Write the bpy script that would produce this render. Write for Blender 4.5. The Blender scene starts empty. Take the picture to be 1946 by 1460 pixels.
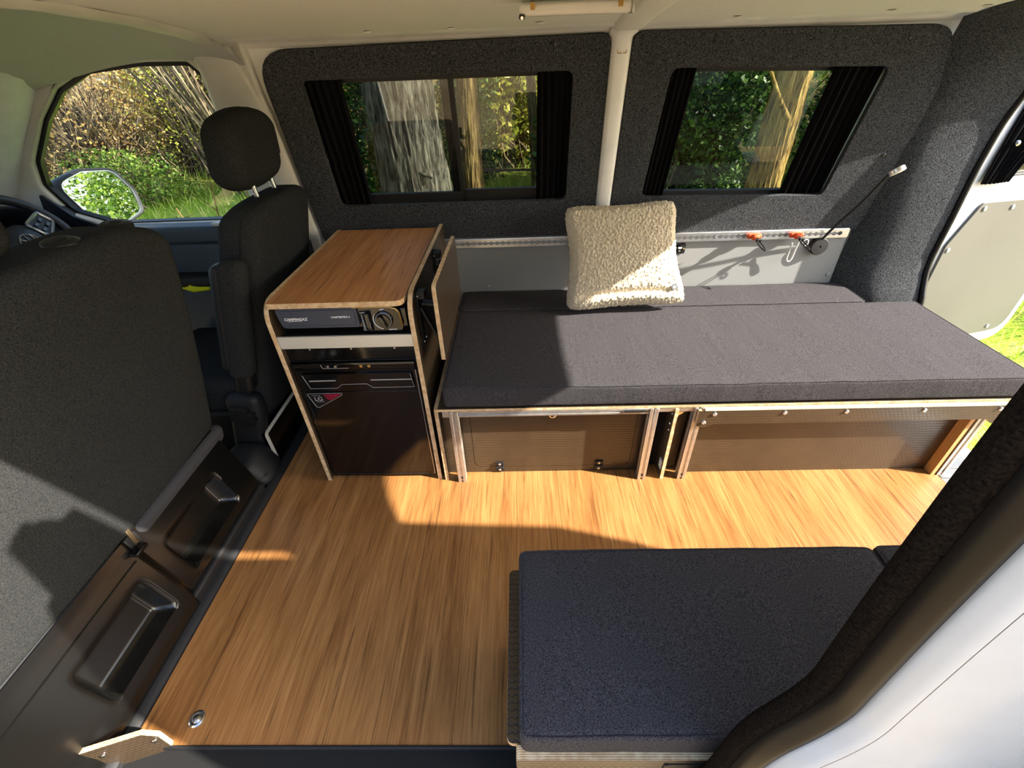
import bpy, bmesh, math, random
import numpy as np
from mathutils import Vector, Matrix, noise
from mathutils.geometry import tessellate_polygon

SC = bpy.context.scene
COL = SC.collection
R_ = random.Random(7)

# ------------------------------------------------------------------ camera
cam_d = bpy.data.cameras.new('camera')
cam_d.sensor_width = 36.0
cam_d.lens = 849.85 / 1946 * 36.0
cam_d.clip_start = 0.01
cam_d.clip_end = 300
cam = bpy.data.objects.new('camera', cam_d)
COL.objects.link(cam)
_p, _yw, _rl = 0.6275, -0.0321, -0.0396
_f = Vector((math.sin(_yw) * math.cos(_p), math.cos(_yw) * math.cos(_p), -math.sin(_p)))
_r = Vector((math.cos(_yw), -math.sin(_yw), 0))
_u = _r.cross(_f)
_r2 = _r * math.cos(_rl) + _u * math.sin(_rl)
_u2 = _u * math.cos(_rl) - _r * math.sin(_rl)
cam.matrix_world = Matrix(((_r2.x, _u2.x, -_f.x, 0.7762), (_r2.y, _u2.y, -_f.y, -0.3575),
                           (_r2.z, _u2.z, -_f.z, 1.3266), (0, 0, 0, 1)))
SC.camera = cam

# ------------------------------------------------------------------ light
SUN_TRAVEL = Vector((-1.0, 0.25, -0.61)).normalized()
SUN_ELEV = math.asin(-SUN_TRAVEL.z)
world = bpy.data.worlds.new('sky')
SC.world = world
world.use_nodes = True
wn = world.node_tree.nodes
wl = world.node_tree.links
bg = wn['Background']
sky = wn.new('ShaderNodeTexSky')
sky.sky_type = 'NISHITA'
sky.sun_disc = False
sky.sun_elevation = SUN_ELEV
sky.sun_rotation = math.atan2(-SUN_TRAVEL.x, -SUN_TRAVEL.y)
sky.air_density = 1.0
sky.dust_density = 2.0
sky.ozone_density = 1.0
wl.new(sky.outputs[0], bg.inputs[0])
bg.inputs[1].default_value = 0.45
sun_d = bpy.data.lights.new('sun', 'SUN')
sun_d.energy = 17.0
sun_d.angle = math.radians(0.6)
sun_d.color = (1.0, 0.92, 0.80)
sun = bpy.data.objects.new('sun', sun_d)
COL.objects.link(sun)
sun.rotation_euler = SUN_TRAVEL.to_track_quat('-Z', 'Y').to_euler()
SC.view_settings.view_transform = 'Standard'
SC.view_settings.look = 'None'
SC.view_settings.gamma = 1.0
SC.view_settings.use_curve_mapping = False
SC.view_settings.exposure = 0.40
SC.cycles.max_bounces = 10
SC.cycles.diffuse_bounces = 5
SC.cycles.transparent_max_bounces = 16
SC.cycles.caustics_reflective = True
SC.cycles.sample_clamp_indirect = 6.0


# ------------------------------------------------------------------ materials
def lin(c):
    return tuple(((v / 255) / 12.92 if v / 255 <= 0.04045 else ((v / 255 + 0.055) / 1.055) ** 2.4) for v in c[:3]) + (1.0,)


class NT:
    def __init__(self, name):
        self.m = bpy.data.materials.new(name)
        self.m.use_nodes = True
        self.t = self.m.node_tree
        self.b = self.t.nodes['Principled BSDF']
        self.out = self.t.nodes['Material Output']

    def n(self, kind, **kw):
        x = self.t.nodes.new(kind)
        for k, v in kw.items():
            setattr(x, k, v)
        return x

    def l(self, a, b):
        self.t.links.new(a, b)

    def math(self, op, a, b=None, c=None):
        x = self.n('ShaderNodeMath', operation=op)
        for i, v in enumerate((a, b, c)):
            if v is None:
                continue
            if hasattr(v, 'links'):
                self.l(v, x.inputs[i])
            else:
                x.inputs[i].default_value = v
        return x.outputs[0]

    def ramp(self, fac, stops):
        x = self.n('ShaderNodeValToRGB')
        cr = x.color_ramp
        while len(cr.elements) < len(stops):
            cr.elements.new(0.5)
        for e, (p, c) in zip(cr.elements, stops):
            e.position = p
            e.color = lin(c)
        self.l(fac, x.inputs[0])
        return x.outputs[0]

    def coords(self, scale=(1, 1, 1), rnd=False):
        tc = self.n('ShaderNodeTexCoord')
        mp = self.n('ShaderNodeMapping')
        mp.inputs['Scale'].default_value = scale
        self.l(tc.outputs['Object'], mp.inputs['Vector'])
        if rnd:
            oi = self.n('ShaderNodeObjectInfo')
            mul = self.n('ShaderNodeVectorMath', operation='SCALE')
            cb = self.n('ShaderNodeCombineXYZ')
            self.l(oi.outputs['Random'], cb.inputs[0])
            self.l(oi.outputs['Random'], cb.inputs[1])
            self.l(oi.outputs['Random'], cb.inputs[2])
            self.l(cb.outputs[0], mul.inputs[0])
            mul.inputs[3].default_value = 37.0
            self.l(mul.outputs[0], mp.inputs['Location'])
        return mp.outputs[0]

    def noise(self, vec, scale, detail=3, rough=0.5, dist=0.0):
        x = self.n('ShaderNodeTexNoise')
        x.inputs['Scale'].default_value = scale
        x.inputs['Detail'].default_value = detail
        x.inputs['Roughness'].default_value = rough
        x.inputs['Distortion'].default_value = dist
        if vec is not None:
            self.l(vec, x.inputs['Vector'])
        return x.outputs[0]

    def mix(self, fac, a, b, mode='MIX'):
        x = self.n('ShaderNodeMix', data_type='RGBA', blend_type=mode)
        for i, v in ((0, fac), (6, a), (7, b)):
            if hasattr(v, 'links'):
                self.l(v, x.inputs[i])
            else:
                x.inputs[i].default_value = v
        return x.outputs[2]

    def bump(self, h, strength=0.3, dist=0.002):
        x = self.n('ShaderNodeBump')
        x.inputs['Strength'].default_value = strength
        x.inputs['Distance'].default_value = dist
        self.l(h, x.inputs['Height'])
        self.l(x.outputs[0], self.b.inputs['Normal'])

    def set(self, rough=0.5, metal=0.0, spec=0.5, color=None, coat=0.0):
        self.b.inputs['Roughness'].default_value = rough
        self.b.inputs['Metallic'].default_value = metal
        self.b.inputs['Specular IOR Level'].default_value = spec
        if coat:
            self.b.inputs['Coat Weight'].default_value = coat
            self.b.inputs['Coat Roughness'].default_value = 0.05
        if color is not None:
            if hasattr(color, 'links'):
                self.l(color, self.b.inputs['Base Color'])
            else:
                self.b.inputs['Base Color'].default_value = lin(color)


def plain(name, c, rough=0.5, metal=0.0, spec=0.5, var=0.06, scale=9.0, bump=0.0, bscale=300.0, coat=0.0):
    t = NT(name)
    v = t.coords()
    nz = t.noise(v, scale, 4)
    lo = tuple(max(0, x * (1 - var)) for x in c)
    hi = tuple(min(255, x * (1 + var)) for x in c)
    t.set(rough, metal, spec, t.ramp(nz, [(0.3, lo), (0.7, hi)]), coat)
    if bump:
        t.bump(t.noise(v, bscale, 2), bump, 0.001)
    return t.m


def speckle(name, dark, light, scale, rough=0.95, bump=0.6, big=0.12, sheen=0.0, dist=0.002):
    t = NT(name)
    v = t.coords()
    n1 = t.noise(v, scale, 3, 0.7)
    n2 = t.noise(v, 5.0, 3)
    col = t.ramp(n1, [(0.32, dark), (0.68, light)])
    f = t.math('MULTIPLY_ADD', n2, big * 2, 1 - big)
    mul = t.n('ShaderNodeVectorMath', operation='SCALE')
    t.l(col, mul.inputs[0])
    t.l(f, mul.inputs[3])
    t.set(1.0, 0, 0.04, mul.outputs[0])
    t.bump(n1, bump, dist)
    return t.m


def woven(name, dark, light, rough=0.9):
    t = NT(name)
    v = t.coords()
    n1 = t.noise(v, 420, 2, 0.6)
    wr = t.noise(t.coords((7, 1.3, 2)), 2.2, 3, 0.5, 0.6)
    col = t.ramp(n1, [(0.3, dark), (0.7, light)])
    t.set(rough, 0, 0.06, col)
    h = t.math('ADD', t.math('MULTIPLY', n1, 0.25), t.math('MULTIPLY', wr, 1.6))
    t.bump(h, 0.35, 0.004)
    return t.m


def wood(name, dark, mid, light, grain='y', rough=0.4, rnd=False, figure=1.0, fine=1.0):
    t = NT(name)
    sc = {'x': (0.09, 1, 1), 'y': (1, 0.09, 1), 'z': (1, 1, 0.09)}[grain]
    sf = {'x': (0.03, 1, 1), 'y': (1, 0.03, 1), 'z': (1, 1, 0.03)}[grain]
    v = t.coords(sc, rnd)
    vf = t.coords(sf, rnd)
    broad = t.noise(v, 7 * figure, 5, 0.6, 1.5)
    mid_ = t.noise(v, 34 * figure, 4, 0.6, 0.8)
    fin = t.noise(vf, 210 * fine, 3, 0.6)
    pore = t.noise(vf, 95 * fine, 4, 0.7, 0.5)
    fac = t.math('ADD', t.math('MULTIPLY', broad, 0.34), t.math('MULTIPLY', mid_, 0.30))
    fac = t.math('ADD', fac, t.math('MULTIPLY', fin, 0.36))
    base = t.ramp(fac, [(0.36, dark), (0.5, mid), (0.64, light)])
    pm = t.n('ShaderNodeValToRGB')
    pm.color_ramp.elements[0].position = 0.56
    pm.color_ramp.elements[0].color = (0, 0, 0, 1)
    pm.color_ramp.elements[1].position = 0.68
    pm.color_ramp.elements[1].color = (1, 1, 1, 1)
    t.l(pore, pm.inputs[0])
    col = t.mix(t.math('MULTIPLY', pm.outputs[0], 0.75), base, lin(tuple(x * 0.66 for x in dark)))
    t.set(rough, 0, 0.4, col)
    t.bump(fin, 0.08, 0.001)
    return t.m


def plyedge(name, axis, pitch=0.0034):
    t = NT(name)
    v = t.coords()
    sep = t.n('ShaderNodeSeparateXYZ')
    t.l(v, sep.inputs[0])
    a = sep.outputs['xyz'.index(axis)]
    s = t.math('SINE', t.math('MULTIPLY', a, 2 * math.pi / pitch))
    nz = t.noise(v, 60, 3)
    fac = t.math('ADD', t.math('MULTIPLY', s, 0.28), nz)
    t.set(0.6, 0, 0.25, t.ramp(fac, [(0.25, (170, 132, 90)), (0.5, (220, 186, 142)), (0.8, (240, 216, 176))]))
    return t.m


def hexply(name, plane, c0=(13, 10, 8), c1=(72, 59, 44), pitch=0.0135, rough=0.30):
    """phenolic-faced plywood: a raised honeycomb anti-slip pattern"""
    t = NT(name)
    v = t.coords()
    sep = t.n('ShaderNodeSeparateXYZ')
    t.l(v, sep.inputs[0])
    ia, ib = {'xz': (0, 2), 'yz': (1, 2), 'xy': (0, 1)}[plane]
    s3 = math.sqrt(3)

    def half(off):
        ua = t.math('FLOORED_MODULO', t.math('ADD', t.math('DIVIDE', sep.outputs[ia], pitch), off), 1.0)
        ub = t.math('FLOORED_MODULO', t.math('ADD', t.math('DIVIDE', sep.outputs[ib], pitch), off * s3), s3)
        ua = t.math('SUBTRACT', ua, 0.5)
        ub = t.math('SUBTRACT', ub, s3 / 2)
        return t.math('SQRT', t.math('ADD', t.math('MULTIPLY', ua, ua), t.math('MULTIPLY', ub, ub)))
    e = t.math('ABSOLUTE', t.math('SUBTRACT', half(0.0), half(0.5)))
    line = t.math('SMOOTH_MIN', t.math('MULTIPLY', e, 5.0), 1.0, 0.1)
    nz = t.noise(v, 14, 4)
    col = t.mix(t.math('MULTIPLY', line, 0.8), lin(c0), t.ramp(nz, [(0.3, c1), (0.75, tuple(x * 1.15 for x in c1))]))
    t.set(rough, 0, 0.65, col)
    t.l(t.math('MULTIPLY_ADD', line, -0.12, rough + 0.1), t.b.inputs['Roughness'])
    t.bump(line, 0.5, 0.0008)
    return t.m


def glass_mat(name, tint, refl=1.0):
    t = NT(name)
    t.t.nodes.remove(t.b)
    tr = t.n('ShaderNodeBsdfTransparent')
    tr.inputs[0].default_value = tint
    gl = t.n('ShaderNodeBsdfGlossy')
    gl.inputs['Roughness'].default_value = 0.0
    gl.inputs['Color'].default_value = (refl, refl, refl, 1)
    lw = t.n('ShaderNodeLayerWeight')
    lw.inputs['Blend'].default_value = 0.5
    fr = t.math('MULTIPLY_ADD', t.math('POWER', lw.outputs['Facing'], 5.0), 0.90, 0.045)
    mx = t.n('ShaderNodeMixShader')
    t.l(fr, mx.inputs[0])
    t.l(tr.outputs[0], mx.inputs[1])
    t.l(gl.outputs[0], mx.inputs[2])
    t.l(mx.outputs[0], t.out.inputs[0])
    return t.m


def leafmat(name, cols, rough=0.45, trans=0.35):
    t = NT(name)
    g = t.n('ShaderNodeNewGeometry')
    n = len(cols)
    col = t.ramp(g.outputs['Random Per Island'], [((i + 0.5) / n, c) for i, c in enumerate(cols)])
    t.set(rough, 0, 0.4, col)
    tl = t.n('ShaderNodeBsdfTranslucent')
    t.l(t.mix(0.0, col, col), tl.inputs[0])
    mx = t.n('ShaderNodeMixShader')
    mx.inputs[0].default_value = trans
    t.l(t.b.outputs[0], mx.inputs[1])
    t.l(tl.outputs[0], mx.inputs[2])
    t.l(mx.outputs[0], t.out.inputs[0])
    return t.m


def barkmat(name, dark, mid, light, scale=1.0):
    t = NT(name)
    v = t.coords((1, 1, 0.13))
    n1 = t.noise(v, 30 * scale, 5, 0.65, 0.6)
    n2 = t.noise(t.coords(), 3.0, 3)
    fac = t.math('ADD', t.math('MULTIPLY', n1, 0.8), t.math('MULTIPLY', n2, 0.25))
    t.set(0.9, 0, 0.15, t.ramp(fac, [(0.43, dark), (0.54, mid), (0.66, light)]))
    t.bump(n1, 1.0, 0.04)
    return t.m


M = {}
M['white'] = plain('white_paint', (240, 241, 238), 0.35, spec=0.5, var=0.03)
M['white_cool'] = plain('white_body_paint', (206, 211, 216), 0.3, var=0.03, coat=0.3)
M['headliner'] = speckle('headliner_cloth', (214, 215, 210), (230, 230, 226), 260, 0.95, 0.25, 0.04)
M['cab_liner'] = speckle('cab_headliner_cloth', (180, 182, 178), (198, 200, 196), 260, 0.95, 0.2, 0.05)
M['cab_trim'] = plain('grey_trim_plastic', (202, 202, 196), 0.6, var=0.04, bump=0.1, bscale=600)
M['apillar'] = plain('pale_pillar_plastic', (224, 232, 236), 0.6, var=0.04)
M['carpet'] = speckle('charcoal_lining_carpet', (16, 17, 19), (88, 91, 95), 230, 1.0, 0.8, 0.12, 0.1, 0.003)
M['cushion'] = woven('charcoal_canvas', (32, 30, 33), (84, 82, 85))
M['seat_cloth'] = speckle('dark_seat_cloth', (26, 28, 29), (56, 57, 57), 330, 0.95, 0.35, 0.1, 0.2)
M['seat_lip'] = speckle('grey_seat_lip', (52, 53, 55), (66, 66, 69), 420, 0.9, 0.2, 0.08)
M['black'] = plain('black_plastic', (17, 17, 19), 0.55, var=0.1)
M['black_soft'] = plain('black_grained_plastic', (21, 22, 25), 0.62, var=0.1, bump=0.25, bscale=900)
M['black_gloss'] = plain('gloss_black', (9, 9, 10), 0.09, spec=0.6, var=0.05)
M['seat_base'] = plain('gloss_black_moulding', (12, 12, 11), 0.2, spec=0.6, var=0.05)
M['rubber'] = plain('black_rubber', (11, 11, 12), 0.38, spec=0.3, var=0.1)
M['void'] = plain('black_interior', (8, 8, 9), 0.9, var=0.05)
M['floor_wood'] = wood('oak_floor', (116, 76, 40), (152, 106, 60), (178, 131, 80), 'y', 0.36, True, 1.0, 1.0)
M['top_wood'] = wood('walnut_veneer', (158, 98, 54), (196, 134, 80), (214, 158, 104), 'y', 0.42, False, 0.9, 0.8)
M['ply_x'] = plyedge('ply_edge_x', 'x')
M['ply_y'] = plyedge('ply_edge_y', 'y')
M['ply_z'] = plyedge('ply_edge_z', 'z')
M['ply_face'] = wood('birch_ply', (178, 130, 72), (204, 158, 98), (222, 182, 126), 'z', 0.5)
M['hex_xz'] = hexply('hex_ply_front', 'xz')
M['hex_yz'] = hexply('hex_ply_side', 'yz')
M['hex_xy'] = hexply('hex_ply_top', 'xy')
M['alu'] = plain('brushed_aluminium', (206, 204, 198), 0.38, 0.85, var=0.05, scale=40)
M['alu_bright'] = plain('bright_aluminium', (225, 226, 228), 0.3, 0.9, var=0.04, scale=30)
M['alu_slot_shade'] = plain('slot_shade_aluminium', (176, 177, 179), 0.5, 0.5, var=0.05)  # darker copy of the rail metal, shade in the slots put into its colour
M['gold_bark'] = barkmat('sunlit_straw_bark', (92, 70, 36), (176, 142, 82), (214, 184, 120), 1.2)
M['steel'] = plain('bright_steel', (215, 215, 215), 0.22, 1.0, var=0.04)
M['cream_strip'] = plain('satin_aluminium_strip', (214, 211, 200), 0.4, 0.25, var=0.03)
M['pale_edge'] = plain('pale_edging', (205, 198, 178), 0.5, var=0.05)
M['grey_panel'] = plain('pale_grey_panel', (138, 140, 140), 0.5, var=0.02, scale=3)
M['door_panel'] = plain('grey_door_panel', (88, 88, 84), 0.42, spec=0.5, var=0.05, scale=2)
M['stove_blue'] = plain('slate_blue_enamel', (62, 68, 82), 0.4, var=0.04)
M['print_white'] = plain('white_print', (225, 228, 232), 0.6, var=0.02)
M['print_highlight_grey'] = plain('silver_print_and_highlight', (170, 172, 176), 0.5, var=0.02)  # printed marks, and the painted highlight on the fridge recesses
M['maroon'] = plain('maroon_badge', (120, 18, 44), 0.25, var=0.25, scale=120)
M['badge'] = plain('dark_badge', (24, 22, 24), 0.2, var=0.1)
M['brass'] = plain('brass_screw', (200, 160, 90), 0.35, 0.9, var=0.05)
M['orange'] = plain('orange_fitting', (226, 84, 34), 0.5, var=0.06)
M['curtain'] = speckle('black_curtain_cloth', (14, 13, 15), (26, 25, 27), 400, 0.9, 0.2, 0.08, 0.2)
M['sherpa'] = speckle('cream_fleece', (204, 190, 164), (232, 220, 196), 420, 1.0, 0.7, 0.05, 0.3, 0.003)
M['tag'] = plain('grey_tag', (74, 77, 80), 0.6)
M['clear'] = glass_mat('clear_plastic', (0.93, 0.93, 0.93, 1), 1.0)
M['cord'] = plain('white_cord', (225, 222, 214), 0.4, var=0.03)
M['tint'] = glass_mat('tinted_glass', (0.60, 0.63, 0.60, 1), 1.0)
M['glass'] = glass_mat('clear_glass', (0.90, 0.93, 0.92, 1), 1.0)
M['mirror'] = plain('mirror_glass', (235, 238, 240), 0.0, 1.0, var=0.0)
M['lens_white'] = plain('lamp_lens', (232, 230, 222), 0.3, var=0.02)
M['dash'] = plain('dash_plastic', (34, 38, 48), 0.5, var=0.08, bump=0.15, bscale=700)
M['door_card'] = plain('slate_door_plastic', (58, 70, 80), 0.6, var=0.06, bump=0.15, bscale=600)
M['chrome'] = plain('satin_chrome', (190, 196, 204), 0.25, 0.9, var=0.03)
M['twig_m'] = plain('dull_bronze', (92, 78, 56), 0.4, 0.6, var=0.1)
M['hiviz'] = plain('yellow_cloth', (222, 228, 20), 0.7, var=0.05)
M['tread'] = plain('ribbed_metal', (120, 122, 124), 0.4, 0.4, var=0.06)
M['braid'] = speckle('brown_black_braid', (12, 10, 9), (38, 31, 25), 300, 0.9, 0.8, 0.15)


# ------------------------------------------------------------------ mesh builder
class MB:
    def __init__(self):
        self.v, self.f, self.mi = [], [], []

    def add(self, vs, fs, mi=0):
        o = len(self.v)
        self.v += [tuple(p) for p in vs]
        self.f += [tuple(i + o for i in f) for f in fs]
        self.mi += [mi] * len(fs)
        return self

    def box(self, x0, x1, y0, y1, z0, z1, mi=0):
        vs = [(x, y, z) for x in (x0, x1) for y in (y0, y1) for z in (z0, z1)]
        return self.add(vs, [(0, 1, 3, 2), (4, 6, 7, 5), (0, 4, 5, 1), (2, 3, 7, 6), (0, 2, 6, 4), (1, 5, 7, 3)], mi)

    def obox(self, c, a, b, d, mi=0):
        c, a, b, d = Vector(c), Vector(a), Vector(b), Vector(d)
        vs = [c + a * i + b * j + d * k for i in (-1, 1) for j in (-1, 1) for k in (-1, 1)]
        return self.add(vs, [(0, 1, 3, 2), (4, 6, 7, 5), (0, 4, 5, 1), (2, 3, 7, 6), (0, 2, 6, 4), (1, 5, 7, 3)], mi)

    def plate(self, outer, holes, fn, off, mi=0, ms=None):
        """flat plate with holes; fn maps (u, v) to a point, off is the thickness vector"""
        ms = mi if ms is None else ms
        off = Vector(off)
        loops = [list(outer)] + [list(h) for h in holes]
        flat = [p for lp in loops for p in lp]
        tris = tessellate_polygon([[Vector((u, v, 0)) for u, v in lp] for lp in loops])
        a = [Vector(fn(u, v)) for u, v in flat]
        n = len(a)
        vs = a + [p + off for p in a]
        self.add(vs, [tuple(t) for t in tris] + [tuple(i + n for i in reversed(t)) for t in tris], mi)
        k = 0
        for lp in loops:
            m = len(lp)
            w = [a[k + i] for i in range(m)] + [a[k + i] + off for i in range(m)]
            self.add(w, [(i, (i + 1) % m, m + (i + 1) % m, m + i) for i in range(m)], ms)
            k += m
        return self

    def prism(self, pts, plane, a0, a1, mi=0, ms=None):
        fn = {'xy': lambda u, v: (u, v, a0), 'xz': lambda u, v: (u, a0, v), 'yz': lambda u, v: (a0, u, v)}[plane]
        off = {'xy': (0, 0, a1 - a0), 'xz': (0, a1 - a0, 0), 'yz': (a1 - a0, 0, 0)}[plane]
        return self.plate(pts, [], fn, off, mi, ms)

    def surf(self, rows, cu=False, cv=False, mi=0):
        """rows of points; cu closes along a row, cv closes over the rows"""
        n, m = len(rows), len(rows[0])
        vs = [p for r in rows for p in r]
        fs = []
        for i in range(n if cv else n - 1):
            for j in range(m if cu else m - 1):
                i2, j2 = (i + 1) % n, (j + 1) % m
                fs.append((i * m + j, i * m + j2, i2 * m + j2, i2 * m + j))
        return self.add(vs, fs, mi)

    def tube(self, pts, r, n=8, closed=False, caps=True, mi=0, flat=1.0):
        pts = [Vector(p) for p in pts]
        k = len(pts)
        rs = r if isinstance(r, (list, tuple)) else [r] * k
        rows = []
        up = None
        for i, p in enumerate(pts):
            a = pts[(i - 1) % k] if (closed or i > 0) else p
            b = pts[(i + 1) % k] if (closed or i < k - 1) else p
            d = (b - a).normalized()
            if up is None:
                up = Vector((0, 0, 1)) if abs(d.z) < 0.9 else Vector((0, 1, 0))
            s = d.cross(up)
            if s.length < 1e-5:
                s = d.orthogonal()
            s.normalize()
            up = s.cross(d).normalized()
            rows.append([p + (s * math.cos(2 * math.pi * j / n) + up * (flat * math.sin(2 * math.pi * j / n))) * rs[i] for j in range(n)])
        self.surf(rows, True, closed, mi)
        if caps and not closed:
            self.add(rows[0], [tuple(range(n))], mi)
            self.add(rows[-1], [tuple(reversed(range(n)))], mi)
        return self

    def cyl(self, p0, p1, r0, r1=None, n=16, mi=0):
        return self.tube([p0, p1], [r0, r0 if r1 is None else r1], n, mi=mi)

    def lathe(self, c, axis, prof, n=24, mi=0):
        """prof: (radius, height) pairs along axis from c"""
        c, a = Vector(c), Vector(axis).normalized()
        s = a.orthogonal().normalized()
        t = a.cross(s)
        rows = [[c + a * h + (s * math.cos(2 * math.pi * j / n) + t * math.sin(2 * math.pi * j / n)) * max(r, 1e-5) for j in range(n)] for r, h in prof]
        return self.surf(rows, True, False, mi)

    def rbox(self, x0, x1, y0, y1, z0, z1, r, n=6, fn=None, arc=3, mi=0):
        """box with rounded edges and a subdivided surface, bent by fn"""
        c = Vector(((x0 + x1) / 2, (y0 + y1) / 2, (z0 + z1) / 2))
        h = ((x1 - x0) / 2, (y1 - y0) / 2, (z1 - z0) / 2)
        r = min(r, min(h) * 0.999)
        nn = n if isinstance(n, (list, tuple)) else (n, n, n)

        def samples(a, k):
            s = [-a + r - r * math.tan(math.pi / 4 * (arc - i) / arc) for i in range(arc)]
            inner = [-(a - r) + 2 * (a - r) * i / k for i in range(k + 1)] if a - r > 1e-6 else [0.0]
            return s + inner + [-q for q in reversed(s)]
        S = [samples(h[i], nn[i]) for i in range(3)]

        def put(p):
            q = Vector([max(-(h[i] - r), min(h[i] - r, p[i])) for i in range(3)])
            d = Vector(p) - q
            o = c + q + (d.normalized() * r if d.length > 1e-9 else d)
            return fn(o) if fn else o
        for ax in range(3):
            b, e = (ax + 1) % 3, (ax + 2) % 3
            for sg in (-1, 1):
                rows = []
                for u in S[b]:
                    row = []
                    for w in S[e]:
                        p = [0, 0, 0]
                        p[ax], p[b], p[e] = sg * h[ax], u, w
                        row.append(put(p))
                    rows.append(row if sg > 0 else row[::-1])
                self.surf(rows, mi=mi)
        return self

    def mesh(self, name, mats, org=(0, 0, 0), angle=38, weld=0.0, recalc=True):
        me = bpy.data.meshes.new(name)
        o = Vector(org)
        me.from_pydata([(x - o.x, y - o.y, z - o.z) for x, y, z in self.v], [], self.f)
        me.polygons.foreach_set('material_index', self.mi)
        mats = mats if isinstance(mats, (list, tuple)) else [mats]
        for m in mats:
            me.materials.append(M[m] if isinstance(m, str) else m)
        if recalc:
            bm = bmesh.new()
            bm.from_mesh(me)
            bmesh.ops.remove_doubles(bm, verts=bm.verts, dist=weld or 1e-5)
            bmesh.ops.recalc_face_normals(bm, faces=bm.faces)
            bm.to_mesh(me)
            bm.free()
        if angle:
            me.shade_smooth()
            me.set_sharp_from_angle(angle=math.radians(angle))
        me.update()
        return me


ORG = {}


def link(name, me, parent=None, org=(0, 0, 0), bevel=0.0, seg=2):
    o = bpy.data.objects.new(name, me)
    COL.objects.link(o)
    if parent is not None:
        o.parent = parent
    else:
        o.location = org
    ORG[o] = Vector(org)
    if bevel:
        b = o.modifiers.new('edge', 'BEVEL')
        b.width = bevel
        b.segments = seg
        b.limit_method = 'ANGLE'
        b.angle_limit = math.radians(40)
    return o


def thing(name, label, cat, loc, group=None):
    o = bpy.data.objects.new(name, None)
    o.empty_display_size = 0.05
    COL.objects.link(o)
    o.location = loc
    ORG[o] = Vector(loc)
    o['label'], o['category'], o['kind'] = label, cat, 'thing'
    if group:
        o['group'] = group
    return o


def part(name, mb, mats, parent, label=None, bevel=0.0, angle=38, weld=0.0, kind=None, seg=2, recalc=True):
    o = link(name, mb.mesh(name, mats, ORG[parent], angle, weld, recalc), parent, ORG[parent], bevel, seg)
    if label:
        o['label'] = label
    if kind:
        o['kind'] = kind
    return o


def solo(name, mb, mats, label, cat, loc, bevel=0.0, group=None, angle=38, weld=0.0, seg=2):
    o = link(name, mb.mesh(name, mats, loc, angle, weld), None, loc, bevel, seg)
    o['label'], o['category'], o['kind'] = label, cat, 'thing'
    if group:
        o['group'] = group
    return o


def struct(name, mb, mats, label=None, cat=None, bevel=0.0, angle=38, parent=None, weld=0.0, seg=2):
    o = link(name, mb.mesh(name, mats, ORG[parent] if parent else (0, 0, 0), angle, weld), parent, ORG[parent] if parent else (0, 0, 0), bevel, seg)
    if not parent:
        o['kind'] = 'structure'
        if label:
            o['label'] = label
            o['category'] = cat or name.split('_')[0]
    return o


def rpoly(pts, rad, seg=5):
    """round the corners of a polygon; rad is a number or a list"""
    out = []
    k = len(pts)
    for i, p in enumerate(pts):
        r = rad[i] if isinstance(rad, (list, tuple)) else rad
        p = Vector(p)
        if r <= 0:
            out.append(tuple(p))
            continue
        a, b = Vector(pts[i - 1]) - p, Vector(pts[(i + 1) % k]) - p
        la, lb = a.length, b.length
        a.normalize()
        b.normalize()
        th = a.angle(b)
        t = min(r / math.tan(th / 2), la * 0.49, lb * 0.49)
        p0, p1 = p + a * t, p + b * t
        for j in range(seg + 1):
            s = j / seg
            out.append(tuple((p0 * (1 - s) ** 2 + p * (2 * s * (1 - s)) + p1 * s ** 2)))
    return out


def spline(pts, n=8):
    """Catmull-Rom through the points"""
    P = [Vector(p) for p in pts]
    P = [P[0] * 2 - P[1]] + P + [P[-1] * 2 - P[-2]]
    out = []
    for i in range(1, len(P) - 2):
        for j in range(n):
            t = j / n
            a, b, c, d = P[i - 1], P[i], P[i + 1], P[i + 2]
            out.append(0.5 * ((2 * b) + (c - a) * t + (2 * a - 5 * b + 4 * c - d) * t * t + (3 * b - a - 3 * c + d) * t ** 3))
    out.append(P[-2])
    return out


def lerp(a, b, t):
    return a + (b - a) * t


def interp(x, tab):
    if x <= tab[0][0]:
        return tab[0][1]
    for (a, p), (b, q) in zip(tab, tab[1:]):
        if x <= b:
            return p + (q - p) * (x - a) / (b - a)
    return tab[-1][1]


def text(name, s, size, origin, ux, uy, mat, parent, thick=0.0004, bold=0.0, align='LEFT', shear=0.0):
    cu = bpy.data.curves.new(name, 'FONT')
    cu.body = s
    cu.size = size
    cu.extrude = thick
    cu.offset = bold
    cu.shear = shear
    cu.align_x = align
    cu.resolution_u = 3
    tmp = bpy.data.objects.new(name + '_tmp', cu)
    COL.objects.link(tmp)
    dg = bpy.context.evaluated_depsgraph_get()
    me = bpy.data.meshes.new_from_object(tmp.evaluated_get(dg))
    bpy.data.objects.remove(tmp)
    ux, uy = Vector(ux).normalized(), Vector(uy).normalized()
    uz = ux.cross(uy)
    mt = Matrix(((ux.x, uy.x, uz.x, origin[0]), (ux.y, uy.y, uz.y, origin[1]), (ux.z, uy.z, uz.z, origin[2]), (0, 0, 0, 1)))
    me.transform(Matrix.Translation(-ORG[parent]) @ mt)
    me.materials.clear()
    me.materials.append(M[mat])
    return link(name, me, parent, ORG[parent])


def wy(z):
    """inner face of the far side wall: upright below the windows, leaning in above"""
    return 1.60 - max(0.0, z - 0.75) * 0.20


def ceil_z(y):
    return 1.447 - 0.105 * (y - 0.72) ** 2


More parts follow.
